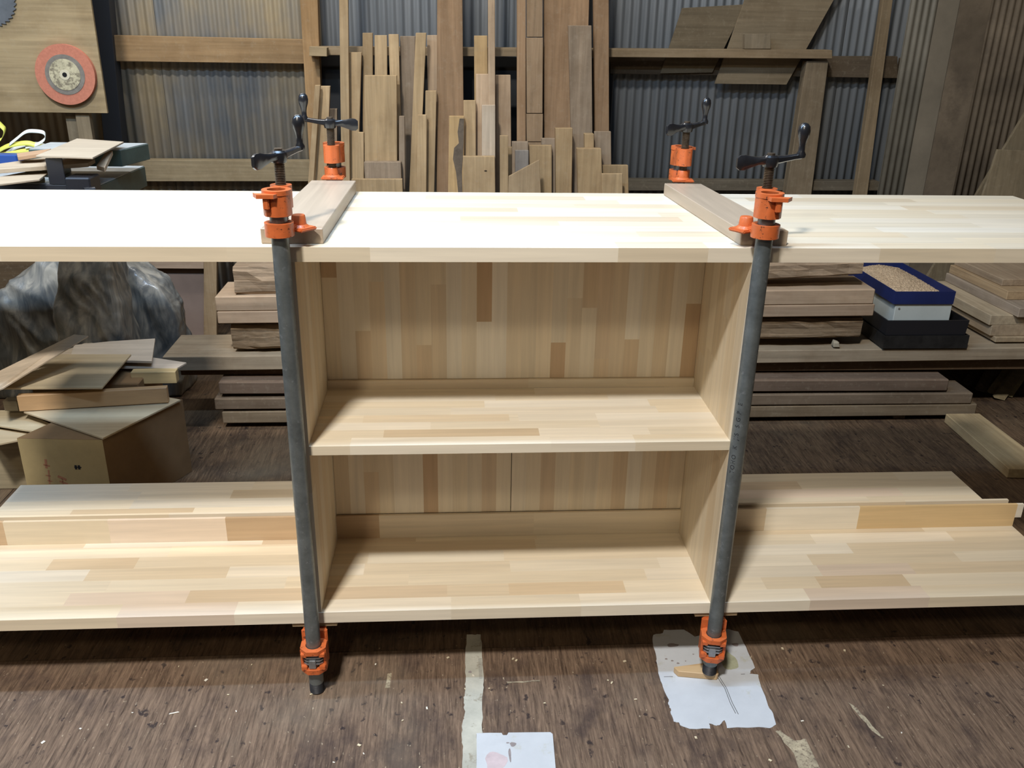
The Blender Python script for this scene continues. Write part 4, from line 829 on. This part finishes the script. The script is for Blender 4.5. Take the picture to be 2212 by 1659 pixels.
# floor plank and sticks under the bench at right
P = [(1.4702, .7755, .0005), (1.60, .765, .0005), (1.602, 1.16, .0005), (1.488, 1.16, .0005)]
setp(prism('floor_plank', P, (0, 0, .031), wood('y', 'old'), None, (.45, .34, .19), .002), 'short thick plank lying on the floor at the right, pointing away', 'plank')
for i, (a, b) in enumerate(F['sticks']):
    a, b = Vector(a), Vector(b); d = (b-a); c = a+d*2.4
    c = a+Vector((.26, .22, .15)) if i < 3 else a+Vector((.22, .22, .15))
    w_ = (.014, .018, .013, .02, .024)[i]; th = .016
    u = Vector((1, -.3, -.2)).normalized()*w_; a.z = .006+.0*i
    P = [a-u, a+u, c+u, c-u]
    setp(prism('leaning_stick', P, (0, .012, .004), wood('z', 'old'), None, ((.36, .29, .15), (.30, .24, .14), (.36, .29, .15), (.16, .12, .08), (.13, .10, .07))[i], .001),
         ('pale stick leaning under the right of the bench, leftmost pale one', 'brown stick leaning between two pale sticks under the bench', 'pale stick leaning under the bench nearest the picture edge', 'dark board leaning beside the pale sticks under the bench', 'dark board leaning deepest in shadow under the bench')[i], 'stick', 'sticks leaning under the bench at the right')
bm = bmesh.new(); blathe(bm, [(.052, 0), (.064, .012), (.068, .05), (.066, .09), (.056, .112), (.02, .115)], (1.842, 1.12, .0005), seg=32)
setp(finish('clay_pot', bm, plain('dark_red_brown_pot', (.10, .05, .035), .6, 0, 20, .3), None), 'dark red brown round pot on the floor at the right picture edge', 'pot')

# ---------------------------------------------------------------- green machine with sheets, left
mc = setp(empty('planer_machine'), 'dark green machine with two dusty grey tables at the far left behind the top board', 'machine')
def slab(name, x0, x1, y0, y1, z0, z1, xr):
    prism(name, [(x0, y0, z0), (xr, y0, z0), (x1, y1, z0), (x0, y1, z0)], (0, 0, z1-z0-.002), GREEN, mc, None, .001)
    prism('table_top', [(x0+.002, y0+.002, z1-.002), (xr-.002, y0+.002, z1-.002), (x1-.002, y1-.002, z1-.002), (x0+.002, y1-.002, z1-.002)], (0, 0, .002), IRON, mc)
slab('lower_table', -2.0, -.927, .57, 1.046, .772, .825, -.945)
slab('upper_table', -1.12, -.881, .83, .955, .855, .895, -.908)
box('machine_body', -2.1, -1.62, .60, 1.02, 0, .771, GREEN, mc, None, .004); box('column', -1.11, -1.07, .86, .93, .826, .856, GREEN, mc)
fb = setp(empty('saw_fence'), 'black rail with an upright black plate and clamp block on the green machine', 'fence')
box('rail', -1.6, -.905, .615, .64, .8255, .848, BLACKP, fb, None, .001); box('upright_plate', -.992, -.957, .6145, .619, .849, .9045, BLACKP, fb, None, .001)
box('clamp_block', -.953, -.900, .600, .66, .8256, .866, BLACKP, fb, None, .003); bm = bmesh.new(); bcyl(bm, (-.912, .59, .839), (-.895, .605, .839), .008); bcyl(bm, (-.94, .59, .835), (-.94, .602, .835), .006); finish('knob', bm, BLACKM, fb)
box('rail_top', -1.6, -.95, .622, .634, .8482, .8495, PLATE, fb)
SHL = {'saw_sheet_1': ('large thin plywood offcut on top of the green machine tables', (.42, .34, .245), .004), 'saw_sheet_2': ('thin plywood offcuts lying before the largest sheet on the green machine', (.42, .33, .23), .009), 'saw_sheet_3': ('low thin offcut just behind the black fence rail', (.42, .33, .23), .004),
       'saw_stick': ('slanting square stick at the right of the sheets on the green machine', (.50, .38, .26), .010), 'saw_stick2': ('brown narrow offcut by the yellow straps', (.42, .26, .15), .008)}
for k_, (lab, c, th) in SHL.items():
    setp(prism('thin_offcut', SHEETS[k_], (0, 0, -th), wood('x', 'sheet'), None, c, .0006), lab, 'offcut', 'offcuts on the green machine')
def ribbon(name, pts, wv, mat, parent):
    P = [Vector(p) for p in pts]; Q = []
    for i in range(len(P)-1):
        p0 = P[max(0, i-1)]; p1 = P[i]; p2 = P[i+1]; p3 = P[min(len(P)-1, i+2)]
        for k_ in range(6):
            t = k_/6; Q.append(.5*((2*p1)+(-p0+p2)*t+(2*p0-5*p1+4*p2-p3)*t*t+(-p0+3*p1-3*p2+p3)*t**3))
    Q.append(P[-1]); wv = Vector(wv); vs = []
    for q in Q: vs += [q-wv, q+wv]
    o = mesh(name, vs, [(2*i, 2*i+1, 2*i+3, 2*i+2) for i in range(len(Q)-1)], mat, parent, smooth=True)
    s = o.modifiers.new('t', 'SOLIDIFY'); s.thickness = .0006; return o
st = setp(empty('packing_straps'), 'tangle of yellow and white plastic packing straps at the far left', 'straps')
rb = F['ribbon']
for i, (l, mt, wv) in enumerate(((rb[0], WSTR, (.0, .003, .004)), (rb[1], YEL, (.0, .004, .0055)), (rb[2], YEL, (.001, .003, .005)), (rb[3], YEL, (.001, .006, .004)))):
    ribbon('strap', l, wv, mt, st)
ribbon('strap', [(x_+.01, y_+.03, z_-.006) for x_, y_, z_ in rb[1]], (0, .004, .0045), WSTR, st)
setp(box('blue_case', -1.40, -1.2107, .962, 1.0, .825+.0015, .862, BLUEP, None, None, .003), 'flat blue plastic case under the yellow straps', 'case')
bm = bmesh.new(); blathe(bm, [(.021, 0), (.023, .003), (.022, .009)], (0, 0, 0), seg=28); o = finish('bottle_cap', bm, CREAM, None)
o.location = (-1.0535, .682, .8472); o.rotation_euler = (math.radians(80), 0, math.radians(20)); setp(o, 'round cream disc on edge behind the black fence rail', 'cap')

# ---------------------------------------------------------------- carton with offcut pile, left under the top board
fa, fr_, fl_ = Vector((-.985, .640, 0)), Vector((-.859, .888, 0)), Vector((-1.195, .655, 0))
bk = fr_+(fl_-fa)
cb = setp(empty('cardboard_box'), 'brown cardboard carton with faded red print, buried under wood offcuts at the left', 'box')
q = [fa+Vector((0, 0, .001)), fr_+Vector((0, 0, .001)), bk+Vector((0, 0, .001)), fl_+Vector((0, 0, .001))]
prism('carton', q, (0, 0, .2205), CARD, cb)
e = (fl_-fa).normalized(); nrm = Vector((e.y, -e.x, 0)); nrm = nrm if nrm.y < 0 else -nrm
a0 = fa+nrm*.0006; a1 = fl_+nrm*.0006
mesh('printed_side', [a0+Vector((0, 0, .002)), a1+Vector((0, 0, .002)), a1+Vector((0, 0, .221)), a0+Vector((0, 0, .221))], [(0, 1, 2, 3)], CARDL, cb)
def mark(u0, z0, u1, z1, w_, mt):
    p, q_ = fa+e*u0+nrm*.001+Vector((0, 0, z0)), fa+e*u1+nrm*.001+Vector((0, 0, z1)); d = (q_-p).normalized(); s = d.cross(nrm)*w_
    mesh('printed_mark', [p-s, p+s, q_+s, q_-s], [(0, 1, 2, 3)], mt, cb)
# faded red print: loose strokes like stamped characters
for s in ((.150, .165, .152, .140, .003, REDINK), (.158, .150, .143, .146, .002, REDINK), (.148, .135, .152, .095, .002, REDINK), (.158, .120, .145, .118, .0015, REDINK), (.156, .105, .144, .103, .0015, REDINK),
          (.128, .118, .108, .108, .0035, REDINK), (.126, .104, .106, .096, .0025, REDINK), (.118, .112, .118, .088, .0015, REDINK), (.140, .085, .136, .070, .002, REDINK), (.128, .082, .104, .074, .0015, REDINK),
          (.078, .150, .078, .138, .003, INK), (.070, .150, .070, .138, .003, INK), (.082, .144, .064, .144, .0015, INK), (.098, .092, .085, .088, .0012, INK)):
    mark(*s)
PL = {'box_sheet': ('triangular looking thin board covering the cardboard carton', (.47, .37, .235), .005), 'big_sheet': ('largest square thin sheet in the offcut pile', (.50, .40, .255), .005),
      'strip_sheet': ('long narrow thin strip lying steeply across the offcut pile', (.58, .46, .33), .004), 'white_sheet': ('pale whitish sheet at the back of the offcut pile', (.60, .52, .42), .007), 'white_sheet2': ('pale sheet under the whitish one at the right of the pile', (.56, .48, .39), .005),
      'low_sheet1': ('light thin board sticking out left of the carton', (.48, .39, .25), .005), 'low_sheet2': ('lowest light thin board overhanging the carton at the left', (.48, .38, .24), .005), 'mid_sheet': ('small pale piece between the strip and the whitish sheet', (.56, .46, .34), .004)}
for k_, (lab, c, th) in PL.items():
    setp(prism('thin_offcut', SHEETS[k_], (0, 0, -th), wood('x', 'sheet'), None, c, .0005), lab, 'offcut', 'wood offcuts piled on the carton')
BL = {'long_bar': ('long orange brown square bar lying across the carton', (.50, .315, .16), .020), 'block_e': ('yellowish square block end at the right of the offcut pile', (.50, .385, .20), .03), 'block_f': ('small wood cube before the yellowish block', (.42, .33, .2), .03), 'block_g': ('small greyish block left of the long orange brown bar', (.33, .28, .19), .025)}
for k_, (lab, c, dp) in BL.items():
    a, b, h_ = BARS[k_]; a, b = Vector(a), Vector(b); d = (b-a).normalized(); pp = Vector((-d.y, d.x, 0))*dp
    setp(prism('offcut_bar', [a, b, b+pp, a+pp], (0, 0, h_), wood('x', 'new'), None, c, .001), lab, 'wood block', 'square offcuts piled on the carton')
setp(box('support_crate', -1.27, -.985, .925, 1.12, .0005, .255, CARD, None, None, .003), 'second brown carton hidden behind the first one, holding the offcut pile', 'box')
setp(box('support_crate', -1.46, -1.24, .80, .92, .0005, .175, wood('x', 'old'), None, (.36, .29, .18), .002), 'wooden crate left of the printed carton, under the light thin boards', 'box')

# plastic film draped over dark equipment
def draped():
    bm = bmesh.new()
    def ell(c, r, s=24):
        m_ = Matrix.Translation(c) @ Matrix.Diagonal((*r, 1)); bmesh.ops.create_uvsphere(bm, u_segments=s, v_segments=s//2, radius=1, matrix=m_)
    def hull(pts, d):
        vs = []
        for p in pts:
            for dy in (0, d): vs.append(bm.verts.new((p[0], p[1]+dy, p[2])))
        lo = min(p[0] for p in pts), max(p[0] for p in pts)
        for x_ in lo:
            for dy in (-.03, d+.03): vs.append(bm.verts.new((x_, pts[-1][1]+dy, .0)))
        bmesh.ops.convex_hull(bm, input=vs)
    hull(F['tent'], .12); hull(F['column'], .12)
    me = bpy.data.meshes.new('film'); bm.to_mesh(me); bm.free(); o = link('draped_plastic_film', me, FILM)
    rm = o.modifiers.new('r', 'REMESH'); rm.mode = 'VOXEL'; rm.voxel_size = .007
    sm_ = o.modifiers.new('s', 'SMOOTH'); sm_.iterations = 3; sm_.factor = .6
    bpy.context.view_layer.update()
    me2 = bpy.data.meshes.new_from_object(o.evaluated_get(bpy.context.evaluated_depsgraph_get()))
    o.modifiers.clear(); o.data = me2
    from mathutils import noise as mn
    nv = [v.normal.copy() for v in me2.vertices]
    for v, nn in zip(me2.vertices, nv):
        p = v.co; w1 = mn.noise(Vector((p.x*5, p.y*5, p.z*5)))
        q1 = Vector((p.x*13+p.z*8+w1*1.2, p.y*8, p.z*3.2-p.x*4)); r1 = 1-abs(mn.noise(q1))*2.2
        q2 = Vector((p.x*34-p.z*16+w1*3, p.y*24, p.z*13)); r2 = 1-abs(mn.noise(q2))*2.2
        v.co = p+nn*(.011*r1+.0025*r2+.003*w1)
        v.co.z = max(v.co.z, .002)
    for p in me2.polygons: p.use_smooth = True
    if not me2.materials: me2.materials.append(FILM)
    return setp(o, 'crumpled clear plastic film bundled over dark blue grey equipment behind the offcut pile', 'plastic film')
draped()
# panel and posts behind the film
setp(bx4('purplish_sheet', ext(F['brownpanel'], .0005), .012, plain('purplish_brown_panel', (.20, .145, .115), .8, 0, 4, .15, .2)), 'purplish brown flat sheet standing behind the plastic film', 'sheet')
o = setp(empty('panel_frame'), 'wooden rail and post framing the purplish brown panel', 'frame')
bx4('rail', F['panelrail'], .02, wood('x', 'old'), o, (.36, .26, .18)); bx4('post', ext(F['panelpost'], .0005, .45), .025, wood('z', 'old'), o, (.33, .23, .13))
setp(box('dark_board', -2.1, -1.62, 1.96, 1.98, .0005, .345, wood('x', 'old'), None, (.12, .08, .045), .001), 'wide dark brown board standing behind the film at the far left', 'board')

# details on the lumber
def onb(prefix): return next(o for o in bpy.data.objects if o.get('label', '').startswith(prefix))
o = onb('yellowish offcut with'); yv = 2.03-.034*4
prism('bark_stain', [(a, b-.0002, c_) for a, b, c_ in F['bark']], (0, -.0012, 0), DKW, o)
